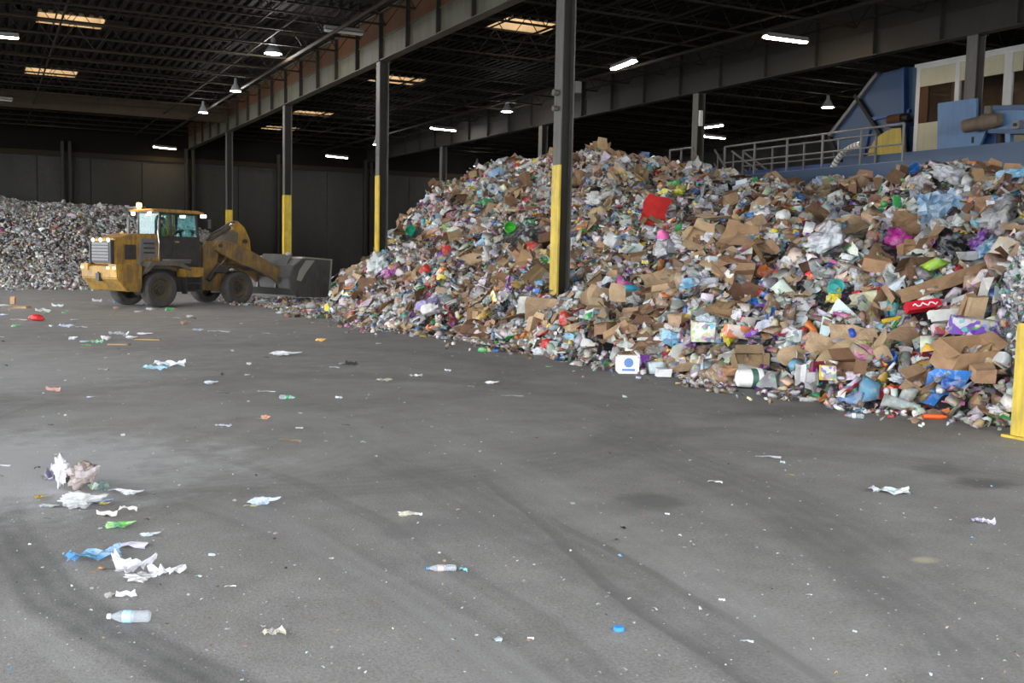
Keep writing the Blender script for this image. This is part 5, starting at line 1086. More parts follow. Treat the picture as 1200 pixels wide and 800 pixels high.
# ------------------------------------------------------------------ blue sorting machine and control cabin
def yz(px, py, x):
    q = at_x(px, py, x); return (q.y, q.z)
XH = 26.5
t = empty('conveyor_housing', (0, 0, 0)); tag(t, 'tall slanted blue conveyor housing left of the cream cabin', 'machine')
A = [(976, 198), (976, 158), (1032, 86), (1060, 79), (1076, 78), (1076, 198)]
MB().prism([yz(a, b, XH) for a, b in A], XH, XH + 2.2, 'x').build('shell', BLUE, t)
def beam(p0, p1, x, w, mat, name, par=t): a, b = yz(*p0, x), yz(*p1, x); MB().bar((x - .06, *a), (x - .06, *b), .12, w, up=(1, 0, 0)).build(name, mat, par)
beam((974, 160), (1031, 86), XH, .16, RAIL, 'edge_angle'); beam((1005, 112), (1040, 166), XH, .2, M_steel, 'brace'); beam((974, 160), (988, 192), XH, .16, M_steel, 'brace'); beam((1022, 140), (1068, 130), XH, .1, BLUE_D, 'cable_tray'); beam((1020, 152), (1010, 198), XH, .08, BLUE_D, 'brace'); beam((1063, 80), (1063, 196), XH, .3, BLUE_D, 'corner_post')
arc = [yz(1021 + 40 * (1 - math.cos(a)), 190 - 40 * math.sin(a), XH - .3) for a in [PI / 2 * k / 7 for k in range(8)]] + [yz(1063, 190, XH - .3)]
t2 = tag(MB().prism(arc, XH - .5, XH - .3, 'x').build('pulley_guard', M_ochre), 'dark yellow quarter-round guard in front of the blue housing', 'guard')
t3 = empty('drive_motor', (0, 0, 0)); tag(t3, 'small rusty drive motor on the blue housing left of the cabin', 'motor')
a = yz(1055, 139, XH - .4); MB().tube((XH - .4, a[0] + .45, a[1]), (XH - .4, a[0] - .1, a[1]), .16, 14).build('motor_body', M_rust, t3, smooth=True); MB().tube((XH - .4, a[0] - .1, a[1]), (XH - .4, a[0] - .35, a[1]), .10, 12).build('gear_case', M_steel, t3, smooth=True); MB().box(XH - .55, a[0] - .3, a[1] - .25, XH - .05, a[0] + .4, a[1] - .14).build('mount', BLUE_D, t3)
# cabin
CXF = 25.0; t = empty('control_cabin', (0, 0, 0)); tag(t, 'cream walled control cabin with white frames and big windows on the platform', 'cabin')
zb_, zt_ = 5.0, 7.80; yl = 22.45; yr = 12.5
M_in = grimy('dim_cabin_interior', (.20, .115, .06), .8, 0, (.10, .06, .035), .5)
PANE = D.materials.new('cabin_window_glass'); PANE.use_nodes = True; tt = PANE.node_tree; tt.nodes.clear()
o1 = tt.nodes.new('ShaderNodeOutputMaterial'); mx = tt.nodes.new('ShaderNodeMixShader'); tr = tt.nodes.new('ShaderNodeBsdfTransparent'); gs = tt.nodes.new('ShaderNodeBsdfGlossy')
tr.inputs[0].default_value = (.85, .88, .88, 1); gs.inputs['Roughness'].default_value = .03; mx.inputs[0].default_value = .10
tt.links.new(tr.outputs[0], mx.inputs[1]); tt.links.new(gs.outputs[0], mx.inputs[2]); tt.links.new(mx.outputs[0], o1.inputs[0])
MB().box(CXF + .1, yr, zb_ - .1, CXF + 2.4, yl - .05, zb_).box(CXF + 2.3, yr, zb_, CXF + 2.4, yl - .05, zt_).box(CXF + .1, yl - .12, zb_, CXF + 2.4, yl - .05, zt_).build('inner_shell', M_in, t)
MB().box(CXF - .05, yr, zt_, CXF + 2.5, yl + .05, zt_ + .08).build('roof', CREAMW, t)
MB().box(CXF, yl - .14, zb_, CXF + .12, yl, zt_).build('corner_frame', CREAMW, t)
MB().box(CXF - .01, yr, zt_ - .08, CXF + .1, yl, zt_).build('top_frame', CREAMW, t)
zz = zt_ - .60
for a, b in ((21.05, 22.31), (19.45, 20.9), (17.2, 19.2), (14.5, 17.1), (12.5, 14.4)):
    MB().box(CXF + .02, a, zz, CXF + .08, b, zt_ - .08).build('top_panel', CREAM, t)
for a, b in ((20.90, 21.05), (19.2, 19.45), (17.1, 17.2), (14.4, 14.5)): MB().box(CXF, a, zb_, CXF + .1, b, zt_ - .08).build('mullion', CREAMW, t)
MB().box(CXF + .02, 21.2, zb_, CXF + .08, 22.31, 6.12).build('lower_panel', CREAM, t)
MB().box(CXF + .02, 12.5, zb_, CXF + .08, 21.2, 5.75).build('lower_panel', CREAM, t)
for a, b, c_ in ((21.2, 22.31, 6.12), (19.45, 20.9, 5.75), (17.2, 19.2, 5.75), (14.5, 17.1, 5.75), (12.5, 14.4, 5.75)): MB().box(CXF + .045, a, c_, CXF + .055, b, zz).build('window_pane', PANE, t)
MB().box(CXF + .01, 22.0, 6.12, CXF + .09, 22.31, zz).build('window_jamb', M_rust, t)
MB().box(CXF + 1.0, 20.0, 5.75, CXF + 1.4, 21.2, 6.5).box(CXF + 1.2, 15, 5.8, CXF + 1.6, 19, 6.4).build('control_desk', BLUE_D, t)
t5 = tag(MB().path([(CXF - .5, 18.45, DECK - .8), (CXF - .5, 18.45, 7.05), (CXF - .5, 18.1, 7.0)], .03, 8).build('bent_pipe', M_steel), 'thin dark bent pipe hanging in front of the cabin', 'pipe')
# platform under the cabin
t = empty('machine_platform'); tag(t, 'deep blue platform frame carrying the cream cabin', 'platform')
MB().box(22.4, 8, 4.55, 28.8, 27.5, 4.85).build('deck', BLUE_D, t); MB().box(22.34, 8, 4.5, 22.4, 22.6, 4.95).build('edge_beam', BLUE, t)
for y in (9.5, 14.5, 24.5):
    for x in (22.7, 28.2): MB().box(x - .12, y - .12, 0, x + .12, y + .12, 4.55).build('post', BLUE_D, t)
MB().box(24.9, 12.4, 4.85, 27.6, 22.6, 4.92).build('cabin_skid', M_steel, t)
# chute panels in front of the column
XC = 22.9; t = empty('blue_chute', (0, 0, 0)); tag(t, 'light blue folded sheet metal chute covering the dark column base', 'chute')
MB().prism([yz(a, b, XC) for a, b in [(1099, 121), (1144, 115), (1144, 150), (1156, 152), (1144, 180), (1098, 184)]], XC, XC + .08, 'x').build('front_sheet', BLUE_L, t)
MB().prism([yz(a, b, XC) for a, b in [(1097, 184), (1144, 180), (1150, 192), (1097, 197)]], XC - .02, XC + .6, 'x').build('lower_skirt', BLUE_D, t)
MB().prism([yz(a, b, XC + .3) for a, b in [(1144, 180), (1157, 152), (1170, 158), (1176, 172), (1170, 190), (1148, 193)]], XC + .3, XC + .8, 'x').build('hex_housing', BLUE_D, t)
a = yz(1140, 164, XC); MB().box(XC - .02, a[0] - .03, a[1] - .08, XC, a[0] + .03, a[1] + .08).build('slot', M_steel, t)
t = empty('chute_gearmotor', (0, 0, 0)); tag(t, 'dusty brown gear motor mounted right of the light blue chute', 'motor')
GM = grimy('dusty_brown_motor', (.14, .10, .07), .7, 0, (.06, .045, .03), .5)
a, b = yz(1131, 148, XC - .3), yz(1153, 143, XC - .3); MB().tube((XC - .3, *a), (XC - .3, *b), .17, 16).build('motor_body', GM, t, smooth=True)
b2 = yz(1173, 140, XC - .3); MB().tube((XC - .3, *b), (XC - .3, *b2), .22, 12, .16).build('gear_case', GM, t, smooth=True); c2 = yz(1158, 136, XC - .3); MB().tube((XC - .3, *c2), (XC - .3, c2[0], c2[1] + .25), .1, 10).build('terminal_box', GM, t)
t = empty('blue_conveyor_frame', (0, 0, 0)); tag(t, 'blue conveyor side frame leaving the view at the right edge', 'frame')
XK = 22.7
MB().prism([yz(a, b, XK) for a, b in [(1152, 127), (1215, 127), (1215, 152), (1162, 152), (1174, 140)]], XK, XK + .15, 'x').build('side_plate', BLUE_L, t)
MB().prism([yz(a, b, XK - .1) for a, b in [(1155, 124), (1215, 122), (1215, 128), (1155, 129)]], XK - .1, XK + .3, 'x').build('top_angle', BLUE, t)
MB().prism([yz(a, b, XK - .1) for a, b in [(1158, 151), (1215, 152), (1215, 157), (1158, 156)]], XK - .1, XK + .3, 'x').build('bottom_angle', BLUE, t)
a, b = yz(1183, 155, XK), yz(1183, 196, XK); MB().bar((XK, *a), (XK, *b), .14).build('leg', BLUE_L, t)
a = yz(1190, 146, XK - .15); MB().box(XK - .15, a[0] - .1, a[1] - .1, XK, a[0] + .1, a[1] + .1).build('bearing_block', RAIL, t); MB().tube((XK - .2, *a), (XK - .1, *a), .04, 10).build('shaft_end', M_steel, t)
a = yz(1172, 165, XK + .2); MB().tube((XK + .2, a[0], a[1] + .2), (XK + .2, a[0], a[1] - .4), .1, 10).build('hydraulic_cylinder', M_steel, t, smooth=True)
MB().prism([yz(a, b, XK) for a, b in [(1160, 192), (1215, 190), (1215, 205), (1160, 205)]], XK - .1, XK + .1, 'x').build('lower_rail', BLUE_L, t)

# ------------------------------------------------------------------ litter on the floor
crumple = [m_sheet('film_wrapper', K_film, .22, .15, 7, 5, .022, .002, .07, 0, 401 + i) for i in range(3)]
wadp = [m_bag('paper_wad', K_paper, .1, f, .7, 4, False, 60 + i) for i, f in enumerate((.5, .35, .6))]
wadf = [m_bag('film_wad', K_film, .1, f, .6, 4, True, 70 + i) for i, f in enumerate((.35, .45, .3))]
flatp = [m_sheet('paper_scrap', K_flat, .2, .12, 4, 3, .010, .0015, .06, c_, 410 + i) for i, c_ in enumerate((0, .6, -.4))]
def litter(px, py, name, me, colk, label, cat, L, rz=CH, sq=(1, 1, 1), lift=.012, group=None):
    """L: length in metres along the mesh x"""
    q = at_z(px, py, 0); o = D.objects.new(name, me); C.objects.link(o)
    xs = [v.co.x for v in me.vertices]; zs = [v.co.z for v in me.vertices]; s = L / (max(xs) - min(xs))
    o.scale = (s * sq[0], s * sq[1], s * sq[2]); o.rotation_euler = (0, 0, rz); o.location = (q.x, q.y, -min(zs) * s * sq[2] + .001)
    o.color = (*(PAL[colk] if isinstance(colk, str) else colk), 1); return tag(o, label, cat, group)
def Lpx(px, py, n):   # metres covered by n pixels at the floor under px, py
    a, b = at_z(px, py), at_z(px + n, py); return (a - b).length
W = (.80, .81, .84)
LT = [ # px,py(base), mesh, colour, pixels long, name, label, category, rot, squash
 (72, 574, wadp[0], W, 32, 'paper_wad', 'upright white crumpled sheet on the nearest rubbish clump', 'paper', .6, (.7, .6, 2.6)),
 (64, 566, flatp[1], (.45, .45, .58), 28, 'paper_scrap', 'grey-violet curled paper at the left of the nearest clump', 'paper', 1.2, (1, 1, 5)),
 (98, 573, wadp[1], (.42, .33, .29), 42, 'paper_wad', 'brown and pink printed wad behind the clear bag in the clump', 'paper', .4, (1, .8, 2.1)),
 (104, 566, wadp[2], (.56, .42, .40), 22, 'paper_wad', 'pinkish crumpled wad at the top of the clump', 'paper', 1.4, (1, .8, 1.3)),
 (80, 566, wadp[0], (.12, .09, .08), 28, 'paper_wad', 'dark brown crumpled scrap inside the clump', 'scrap', .2, (1, .6, .9)),
 (93, 597, wadf[0], (.42, .44, .45), 60, 'plastic_bag', 'flattened clear bag in front of the nearest clump', 'bag', CH, (1, .6, 1.2)),
 (112, 590, wadf[1], (.20, .30, .58), 32, 'film_wad', 'blue and white wrapper under the yellow wrapper in the clump', 'wrapper', CH + .2, (1, .6, .5)),
 (121, 591, wadf[2], (.75, .60, .10), 15, 'film_wad', 'small yellow wrapper end at the right of the clump', 'wrapper', CH, (1, .8, 1)),
 (55, 594, wadf[1], (.40, .44, .46), 28, 'film_wad', 'grey film scrap at the lower left of the clump', 'film', CH - .2, (1, .6, .4)),
 (47, 584, wadp[1], (.42, .30, .08), 15, 'paper_wad', 'small ochre scrap left of the clump', 'scrap', 0, (1, 1, .8)),
 (117, 577, crumple[0], (.15, .22, .20), 25, 'film_wrapper', 'dark greenish wrapper at the right of the clump', 'wrapper', .4, (1, .8, 1.4)),
 (135, 576, flatp[0], (.68, .68, .76), 28, 'paper_scrap', 'pale strip joining the clump to the foil ball', 'strip', CH + .1, (1, .5, 1)),
 (153, 580, wadf[0], (.66, .68, .70), 28, 'foil_wad', 'white crumpled foil right of the clump', 'foil', CH, (1, .7, .8)),
 (44, 550, flatp[2], (.12, .11, .11), 11, 'paper_scrap', 'tiny dark scrap above the clump', 'scrap', 1, (1, .6, 2)),
 (50, 562, flatp[1], (.20, .18, .17), 18, 'paper_scrap', 'row of dark torn bits left of the upright paper', 'scrap', -.9, (1, .3, 2)),
 (126, 605, flatp[1], (.68, .66, .62), 25, 'paper_scrap', 'curled whitish paper strip above the green wrapper', 'strip', CH, (1, .6, 1.6)),
 (150, 600, flatp[2], (.66, .62, .58), 22, 'paper_scrap', 'second curled strip right of the whitish one', 'strip', CH + .5, (1, .4, 2)),
 (136, 619, wadf[1], (.13, .42, .07), 37, 'crushed_bottle', 'crushed bright green plastic wrapper on the floor', 'wrapper', CH + .15, (1, .5, .7)),
 (172, 609, flatp[0], (.05, .05, .05), 6, 'paper_scrap', 'tiny black scrap above the blue-white wad', 'scrap', CH, (1, .8, 2)),
 (174, 628, wadf[2], (.66, .72, .80), 26, 'film_wad', 'blue-white film wad right of the green wrapper', 'film', CH + .3, (1, .7, .9)),
 (108, 655, crumple[1], (.12, .33, .62), 66, 'film_wrapper', 'long blue printed wrapper lying flat', 'wrapper', CH + .55, (1, .55, .7)),
 (152, 641, flatp[0], (.74, .72, .86), 40, 'paper_scrap', 'white printed leaflet beside the long blue wrapper', 'paper', CH + .15, (1, .9, 1)),
 (119, 667, wadp[1], (.65, .28, .05), 10, 'peel_scrap', 'small orange scrap below the blue wrapper', 'scrap', CH, (1, 1, .8)),
 (109, 671, flatp[1], (.55, .25, .05), 6, 'peel_scrap', 'tiny orange scrap left of the larger orange scrap', 'scrap', CH, (1, 1, 1)),
 (158, 670, m_sheet('newspaper', K_paper, .2, .12, 7, 5, .010, .002, .05, 1.0, 420), (.78, .78, .84), 52, 'newspaper', 'folded white newspaper page standing in a peak', 'newspaper', CH + .45, (1, .8, 1.5)),
 (164, 684, wadp[0], (.62, .61, .60), 34, 'paper_wad', 'greyish white wad with red marks under the peaked page', 'paper', CH + .3, (1, .6, .8)),
 (196, 674, m_sheet('newspaper', K_paper, .2, .12, 7, 5, .012, .002, .07, .5, 421), (.80, .80, .82), 44, 'newspaper', 'crumpled white newspaper right of the peaked page', 'newspaper', CH + .5, (1, .8, 1.1)),
 (128, 700, wadp[2], (.40, .36, .33), 14, 'paper_wad', 'brownish grey wad above the clear water bottle', 'paper', CH + .4, (1, .7, 1)),
 (148, 700, flatp[1], (.78, .78, .84), 24, 'paper_scrap', 'folded white paper above the clear water bottle', 'paper', CH + .4, (1, .7, 2)),
 (232, 676, flatp[0], (.52, .60, .58), 9, 'paper_scrap', 'tiny pale green scrap right of the newspapers', 'scrap', CH, (1, .9, 2)),
 (270, 688, flatp[2], (.6, .58, .55), 14, 'paper_scrap', 'thin twig-like pale scrap right of the newspapers', 'scrap', CH + .4, (1, .2, 1)),
 (321, 744, crumple[2], (.58, .56, .44), 26, 'film_wrapper', 'beige and white torn wrapper in the lower left foreground', 'wrapper', .3, (1, 1.2, .9)),
 (286, 757, flatp[0], (.6, .25, .22), 7, 'paper_scrap', 'tiny reddish scrap left of the beige wrapper', 'scrap', CH, (1, .8, 1)),
 (307, 592, wadf[0], (.40, .50, .74), 42, 'plastic_bag', 'blue and white crumpled bag on bare floor', 'bag', CH + .3, (1, .5, .8)),
 (293, 594, flatp[2], (.45, .42, .25), 16, 'paper_scrap', 'olive paper edge under the blue and white bag', 'paper', CH + .3, (1, .5, 1)),
 (477, 605, wadp[1], (.66, .62, .50), 24, 'paper_wad', 'cream paper wad beside the dark floor patch', 'paper', CH, (1, .7, .7)),
 (490, 604, flatp[1], (.72, .74, .74), 11, 'paper_scrap', 'small white tip right of the cream wad', 'scrap', CH, (1, .5, 2)),
 (543, 670, flatp[2], (.20, .55, .62), 10, 'bottle_cap', 'small turquoise cap piece right of the thin bottle', 'cap', CH, (1, .8, 3)),
 (1042, 577, crumple[1], (.62, .68, .68), 44, 'film_wrapper', 'flat clear plastic sheet in the right foreground', 'film', CH - .15, (1, .8, .5)),
 (1153, 614, crumple[2], (.66, .62, .86), 26, 'film_wrapper', 'small white and violet wrapper at the far right', 'wrapper', CH - .1, (1, .6, .8)),
 (900, 536, flatp[0], (.56, .60, .62), 30, 'paper_scrap', 'flat pale strip before the heap toe', 'paper', CH - .1, (1, .5, .5)),
 (838, 566, flatp[2], (.5, .52, .5), 18, 'paper_scrap', 'faint grey scrap near the round dark stain', 'scrap', CH, (1, .4, 1)),
 (917, 543, flatp[1], (.5, .6, .58), 6, 'paper_scrap', 'tiny green-white dot right of the flat pale strip', 'scrap', CH, (1, .8, 3)),
 (926, 557, flatp[2], (.45, .38, .12), 10, 'paper_scrap', 'tiny mustard scrap below the flat pale strip', 'scrap', CH, (1, .6, 1)),
 (782, 603, flatp[1], W, 6, 'paper_scrap', 'tiny white scrap below the round dark stain', 'scrap', CH, (1, .8, 2)),
 (846, 704, flatp[1], W, 8, 'paper_scrap', 'tiny white scrap in the centre right foreground', 'scrap', CH, (1, .6, 2)),
 (875, 752, flatp[0], (.60, .70, .72), 16, 'paper_scrap', 'small pale blue-white scrap near the bottom edge', 'scrap', CH - .1, (1, .5, 1)),
 (980, 789, flatp[2], (.68, .48, .05), 7, 'paper_scrap', 'tiny yellow scrap at the bottom edge', 'scrap', .5, (1, .6, 2)),
 (948, 697, flatp[0], (.6, .66, .64), 8, 'paper_scrap', 'tiny pale scrap right of centre', 'scrap', CH, (1, .6, 1)),
 (622, 749, flatp[1], W, 8, 'paper_scrap', 'tiny white scrap left of the blue cap', 'scrap', CH, (1, .6, 2)),
 (575, 450, wadf[0], W, 18, 'plastic_bag', 'small white bag alone on the floor before the heap', 'bag', CH, (1, .7, .7)),
 (600, 464, flatp[0], (.62, .62, .62), 26, 'paper_scrap', 'flat whitish strip below the small white bag', 'paper', CH, (1, .4, .3)),
 (525, 435, flatp[1], W, 8, 'paper_scrap', 'tiny bright white square of paper on open floor', 'scrap', CH, (1, .8, 2)),
 (332, 417, wadf[0], (.70, .72, .75), 40, 'plastic_bag', 'white bag lying flat on the open floor left of centre', 'bag', CH, (1, .6, .5)),
 (312, 419, flatp[0], (.08, .06, .05), 9, 'paper_scrap', 'dark scrap at the left of the white bag', 'scrap', CH - .4, (1, .5, 1)),
 (374, 400, wadf[1], (.78, .45, .03), 15, 'crushed_bottle', 'orange-yellow wrapper near the left toe of the heap', 'wrapper', CH - .2, (1, .6, .7)),
 (383, 404, flatp[0], (.35, .34, .32), 14, 'paper_scrap', 'flat grey scrap below the orange-yellow wrapper', 'scrap', CH, (1, .5, .4)),
 (443, 403, wadf[2], (.42, .55, .70), 8, 'film_wad', 'small bluish scrap by the left toe', 'scrap', CH, (1, .8, .8)),
 (412, 428, flatp[1], (.06, .06, .055), 15, 'paper_scrap', 'black ragged scrap on open floor', 'scrap', CH + .3, (1, .7, 2)),
 (402, 427, wadp[1], (.45, .44, .40), 12, 'paper_wad', 'grey wad touching the black ragged scrap', 'scrap', CH, (1, .8, .5)),
 (392, 431, flatp[0], (.62, .65, .74), 12, 'paper_scrap', 'pale violet scrap left of the black scrap', 'scrap', CH, (1, .6, 1)),
 (450, 447, crumple[0], (.50, .48, .38), 20, 'film_wrapper', 'straw coloured scrap cluster on open floor', 'scrap', CH, (1, .6, .5)),
 (487, 441, crumple[1], (.52, .52, .50), 16, 'film_wrapper', 'grey-white crumpled film on open floor centre', 'film', CH, (1, .6, .6)),
 (397, 467, flatp[1], W, 9, 'paper_scrap', 'small white scrap right of the green bottle', 'scrap', CH + .5, (1, .7, 2)),
 (311, 491, wadp[2], (.72, .28, .13), 12, 'paper_wad', 'salmon orange wad on open floor', 'scrap', CH, (1, .8, .9)),
 (303, 491, flatp[0], (.4, .38, .35), 22, 'paper_scrap', 'grey card strip under the salmon wad', 'card', CH, (1, .4, .4)),
 (262, 500, crumple[2], (.62, .64, .72), 20, 'film_wrapper', 'white strip of film left of the salmon wad', 'film', CH, (1, .5, .5)),
 (340, 518, flatp[2], (.20, .13, .08), 28, 'stick', 'thin brown stick or card on open floor', 'stick', CH - .05, (1, .15, .8)),
 (312, 459, flatp[0], (.64, .64, .62), 22, 'paper_scrap', 'thin white strip above the green bottle', 'strip', CH, (1, .2, .4)),
 (262, 461, flatp[0], (.12, .11, .11), 15, 'paper_scrap', 'dark flat scrap left of the thin white strip', 'scrap', CH, (1, .4, .6)),
 (405, 498, flatp[0], (.05, .05, .05), 10, 'paper_scrap', 'small black flat scrap centre left', 'scrap', CH, (1, .4, .6)),
 (351, 502, flatp[1], W, 9, 'paper_scrap', 'tiny white triangle right of the salmon wad', 'scrap', CH + .3, (1, .5, 1)),
 (246, 450, wadf[0], (.64, .68, .78), 18, 'film_wad', 'bluish white crumpled bag beside a dark smear', 'bag', CH, (1, .7, .8)),
 (256, 389, flatp[0], (.76, .75, .74), 28, 'paper_scrap', 'long flat white sheet behind the open floor, below the front wheel', 'paper', CH, (1, .5, .5)),
 (292, 428, wadp[0], (.60, .58, .52), 7, 'paper_wad', 'small upright whitish wad on open floor', 'scrap', CH, (1, 1, 1)),
 (290, 440, wadp[1], (.60, .60, .60), 8, 'paper_wad', 'faint white wad under the upright one', 'scrap', CH, (1, 1, .6)),
 (182, 434, crumple[0], (.20, .50, .66), 34, 'film_wrapper', 'turquoise strip of film in the left middle floor', 'film', CH, (1, .3, .5)),
 (198, 429, crumple[1], (.68, .70, .78), 40, 'film_wrapper', 'long white crumpled strip above the turquoise film', 'film', CH, (1, .35, .7)),
 (120, 434, crumple[2], (.50, .40, .40), 16, 'film_wrapper', 'pink-grey fragments left of the turquoise film', 'scrap', CH, (1, .5, .5)),
 (63, 459, flatp[1], (.52, .30, .24), 18, 'card_scrap', 'small salmon card scrap at the left', 'card', CH, (1, .5, 2)),
 (105, 466, wadf[0], (.62, .62, .74), 10, 'film_wad', 'tiny lilac wad right of the salmon card', 'scrap', CH, (1, .6, .6)),
 (43, 376, m_bag('plastic_jug', K_plain, .1, .6, .12, 3, False, 91), (.62, .03, .03), 21, 'plastic_container', 'bright red plastic container at the left edge of the floor', 'container', CH, (1, .7, .7)),
 (22, 375, flatp[0], (.72, .72, .74), 22, 'paper_scrap', 'white sheet left of the red container', 'paper', CH, (1, .5, .5)),
 (17, 383, wadf[1], (.12, .46, .16), 12, 'film_wad', 'green scrap under the white sheet at left', 'scrap', CH, (1, .7, .8)),
 (24, 361, m_box('card_box', K_card, .3, .2, .05, False, .1, 92), 'tan', 26, 'cardboard_sheet', 'low tan cardboard piece at the far left edge', 'cardboard', CH, (1, .8, .7)),
 (15, 356, m_box('card_box', K_card, .1, .06, .22, False, .1, 93), (.55, .33, .18), 7, 'cardboard_box', 'upright tan cardboard piece at the far left edge', 'cardboard', CH, (1, 1, .75)),
 (4, 360, wadp[1], W, 20, 'paper_wad', 'white sheet at the far left edge beside tan cardboard', 'paper', CH, (1, .7, .5)),
 (68, 360, flatp[1], (.66, .74, .74), 14, 'paper_scrap', 'pale folded card right of the tan cardboard', 'card', CH, (1, .8, 1.8)),
 (50, 366, flatp[0], (.68, .72, .70), 20, 'paper_scrap', 'pale green-white strip above the red container', 'paper', CH, (1, .5, 2)),
 (55, 368, wadf[0], (.10, .42, .14), 11, 'film_wad', 'green fragment above the red container', 'scrap', CH, (1, .6, .5)),
 (75, 367, wadf[1], (.08, .40, .14), 9, 'film_wad', 'green fragment right of the red container', 'scrap', CH, (1, .6, .7)),
 (4, 370, wadf[0], (.52, .55, .72), 11, 'film_wad', 'lilac white wad at the far left edge', 'scrap', CH, (1, .6, .8)),
 (86, 375, wadf[2], (.40, .50, .78), 11, 'film_wad', 'blue-white wad right of the red container', 'scrap', CH, (1, .6, .6)),
 (60, 383, wadp[0], W, 6, 'paper_wad', 'small white ball below the red container', 'scrap', CH, (1, 1, .9)),
 (77, 384, crumple[0], (.45, .50, .66), 20, 'film_wrapper', 'blue-grey wrapper below the red container', 'wrapper', CH, (1, .4, .6)),
 (95, 384, flatp[0], (.58, .56, .62), 16, 'paper_scrap', 'flat lilac grey sheet left of the long litter row', 'paper', CH, (1, .5, 1)),
 (1, 395, flatp[0], W, 8, 'paper_scrap', 'white fragment at the left edge', 'scrap', CH, (1, .5, 1)),
 (84, 398, wadf[1], W, 12, 'film_wad', 'white bag at the left end of the litter row', 'bag', CH, (1, .7, 1)),
 (98, 401, wadf[2], (.36, .58, .66), 14, 'film_wad', 'turquoise wad in the litter row', 'scrap', CH, (1, .6, .8)),
 (113, 402, crumple[1], (.06, .42, .16), 16, 'film_wrapper', 'green wrapper in the litter row', 'wrapper', CH, (1, .6, 1)),
 (101, 405, flatp[0], (.20, .50, .08), 12, 'paper_scrap', 'lime fragment below the green wrapper', 'scrap', CH, (1, .5, 1)),
 (125, 399, wadp[0], (.76, .75, .74), 14, 'paper_wad', 'white wad in the middle of the litter row', 'paper', CH, (1, .7, .9)),
 (139, 404, m_box('card_box', K_card, .3, .2, .03, False, .1, 94), 'tan', 26, 'cardboard_sheet', 'tan card in front of the litter row', 'cardboard', CH, (1, .6, .7)),
 (173, 398, m_box('card_box', K_card, .3, .2, .02, False, .1, 95), (.45, .30, .14), 32, 'cardboard_sheet', 'flat ochre card at the right of the litter row', 'cardboard', CH, (1, .5, .5)),
 (140, 394, crumple[2], (.55, .60, .66), 26, 'film_wrapper', 'grey-white film behind the litter row', 'film', CH, (1, .5, .7)),
 (153, 397, wadf[0], (.68, .66, .68), 16, 'film_wad', 'white wad right of the middle of the litter row', 'scrap', CH, (1, .6, .8)),
 (168, 392, wadf[2], (.62, .60, .76), 22, 'film_wad', 'lilac white film at the upper right of the litter row', 'film', CH, (1, .5, .6)),
 (197, 364, wadf[1], (.08, .48, .10), 12, 'crushed_bottle', 'bright green crushed bottle before the rear wheel', 'bottle', CH, (1, .8, .9)),
 (206, 363, wadf[2], (.75, .18, .06), 6, 'film_wad', 'tiny orange red scrap right of the green bottle', 'scrap', CH, (1, .8, .9)),
 (176, 364, wadp[0], (.70, .70, .76), 10, 'paper_wad', 'white wad left of the green bottle', 'scrap', CH, (1, .6, .7)),
 (161, 366, wadf[0], (.62, .64, .66), 11, 'film_wad', 'grey white wad farther left of the green bottle', 'scrap', CH, (1, .6, .6)),
 (136, 355, wadf[1], (.18, .40, .66), 9, 'film_wad', 'blue scrap behind the loader counterweight', 'scrap', CH, (1, .7, .7)),
 (136, 362, wadp[2], (.48, .30, .18), 9, 'paper_wad', 'brown wad under the blue scrap by the rear wheel', 'scrap', CH, (1, .7, .7)),
 (114, 354, flatp[1], (.62, .62, .66), 12, 'paper_scrap', 'whitish scrap on the floor under the loader tail', 'scrap', CH, (1, .6, 2)),
 (222, 372, wadp[1], (.66, .66, .64), 9, 'paper_wad', 'white ring-like wad below the loader', 'scrap', CH, (1, .7, 1)),
 (227, 374, flatp[2], (.06, .06, .06), 7, 'paper_scrap', 'black scrap beside the ring-like wad', 'scrap', CH, (1, .6, 2)),
 (217, 380, wadp[2], (.36, .24, .18), 14, 'paper_wad', 'brown crumbled wad below the loader', 'scrap', CH, (1, .7, .7)),
 (207, 373, flatp[0], (.62, .62, .70), 9, 'paper_scrap', 'pale scrap left of the brown crumbled wad', 'scrap', CH, (1, .5, 1)),
 (232, 388, crumple[0], (.42, .50, .60), 14, 'film_wrapper', 'blue-grey fragment left of the long flat white sheet', 'scrap', CH, (1, .5, .6)),
 (283, 380, wadp[1], (.45, .38, .26), 6, 'paper_wad', 'tan crumb right of the front wheel', 'scrap', CH, (1, .8, .8)),
 (312, 391, flatp[0], (.60, .58, .56), 10, 'paper_scrap', 'whitish flake right of the long flat white sheet', 'scrap', CH, (1, .5, 1)),
 (328, 368, wadf[0], (.70, .70, .70), 12, 'film_wad', 'white wad in the trail below the bucket', 'scrap', CH, (1, .7, .9)),
 (346, 362, wadf[1], (.55, .62, .72), 14, 'film_wad', 'bluish bag in the trail left of the round bag', 'bag', CH, (1, .7, .9)),
 (320, 353, wadf[2], (.72, .72, .74), 10, 'film_wad', 'white bag under the loader bucket', 'bag', CH, (1, .8, 1)),
 (333, 352, wadf[0], (.78, .42, .05), 12, 'film_wad', 'orange wrapper under the loader bucket', 'wrapper', CH, (1, .8, 1)),
 (304, 356, wadf[1], (.42, .50, .62), 14, 'film_wad', 'blue-grey film beside the front wheel', 'film', CH, (1, .8, 1)),
 (294, 350, wadp[2], (.55, .38, .28), 8, 'paper_wad', 'pinkish tan wad against the front wheel', 'scrap', CH, (1, .8, 1.6)),
 (0, 546, flatp[0], (.70, .70, .74), 26, 'paper_scrap', 'white strip cut by the left edge of the view', 'paper', CH, (1, .4, .5)),
 (55, 608, flatp[2], (.14, .13, .12), 9, 'stick', 'dark twig fragment below the clump', 'scrap', CH, (1, .3, 1)),
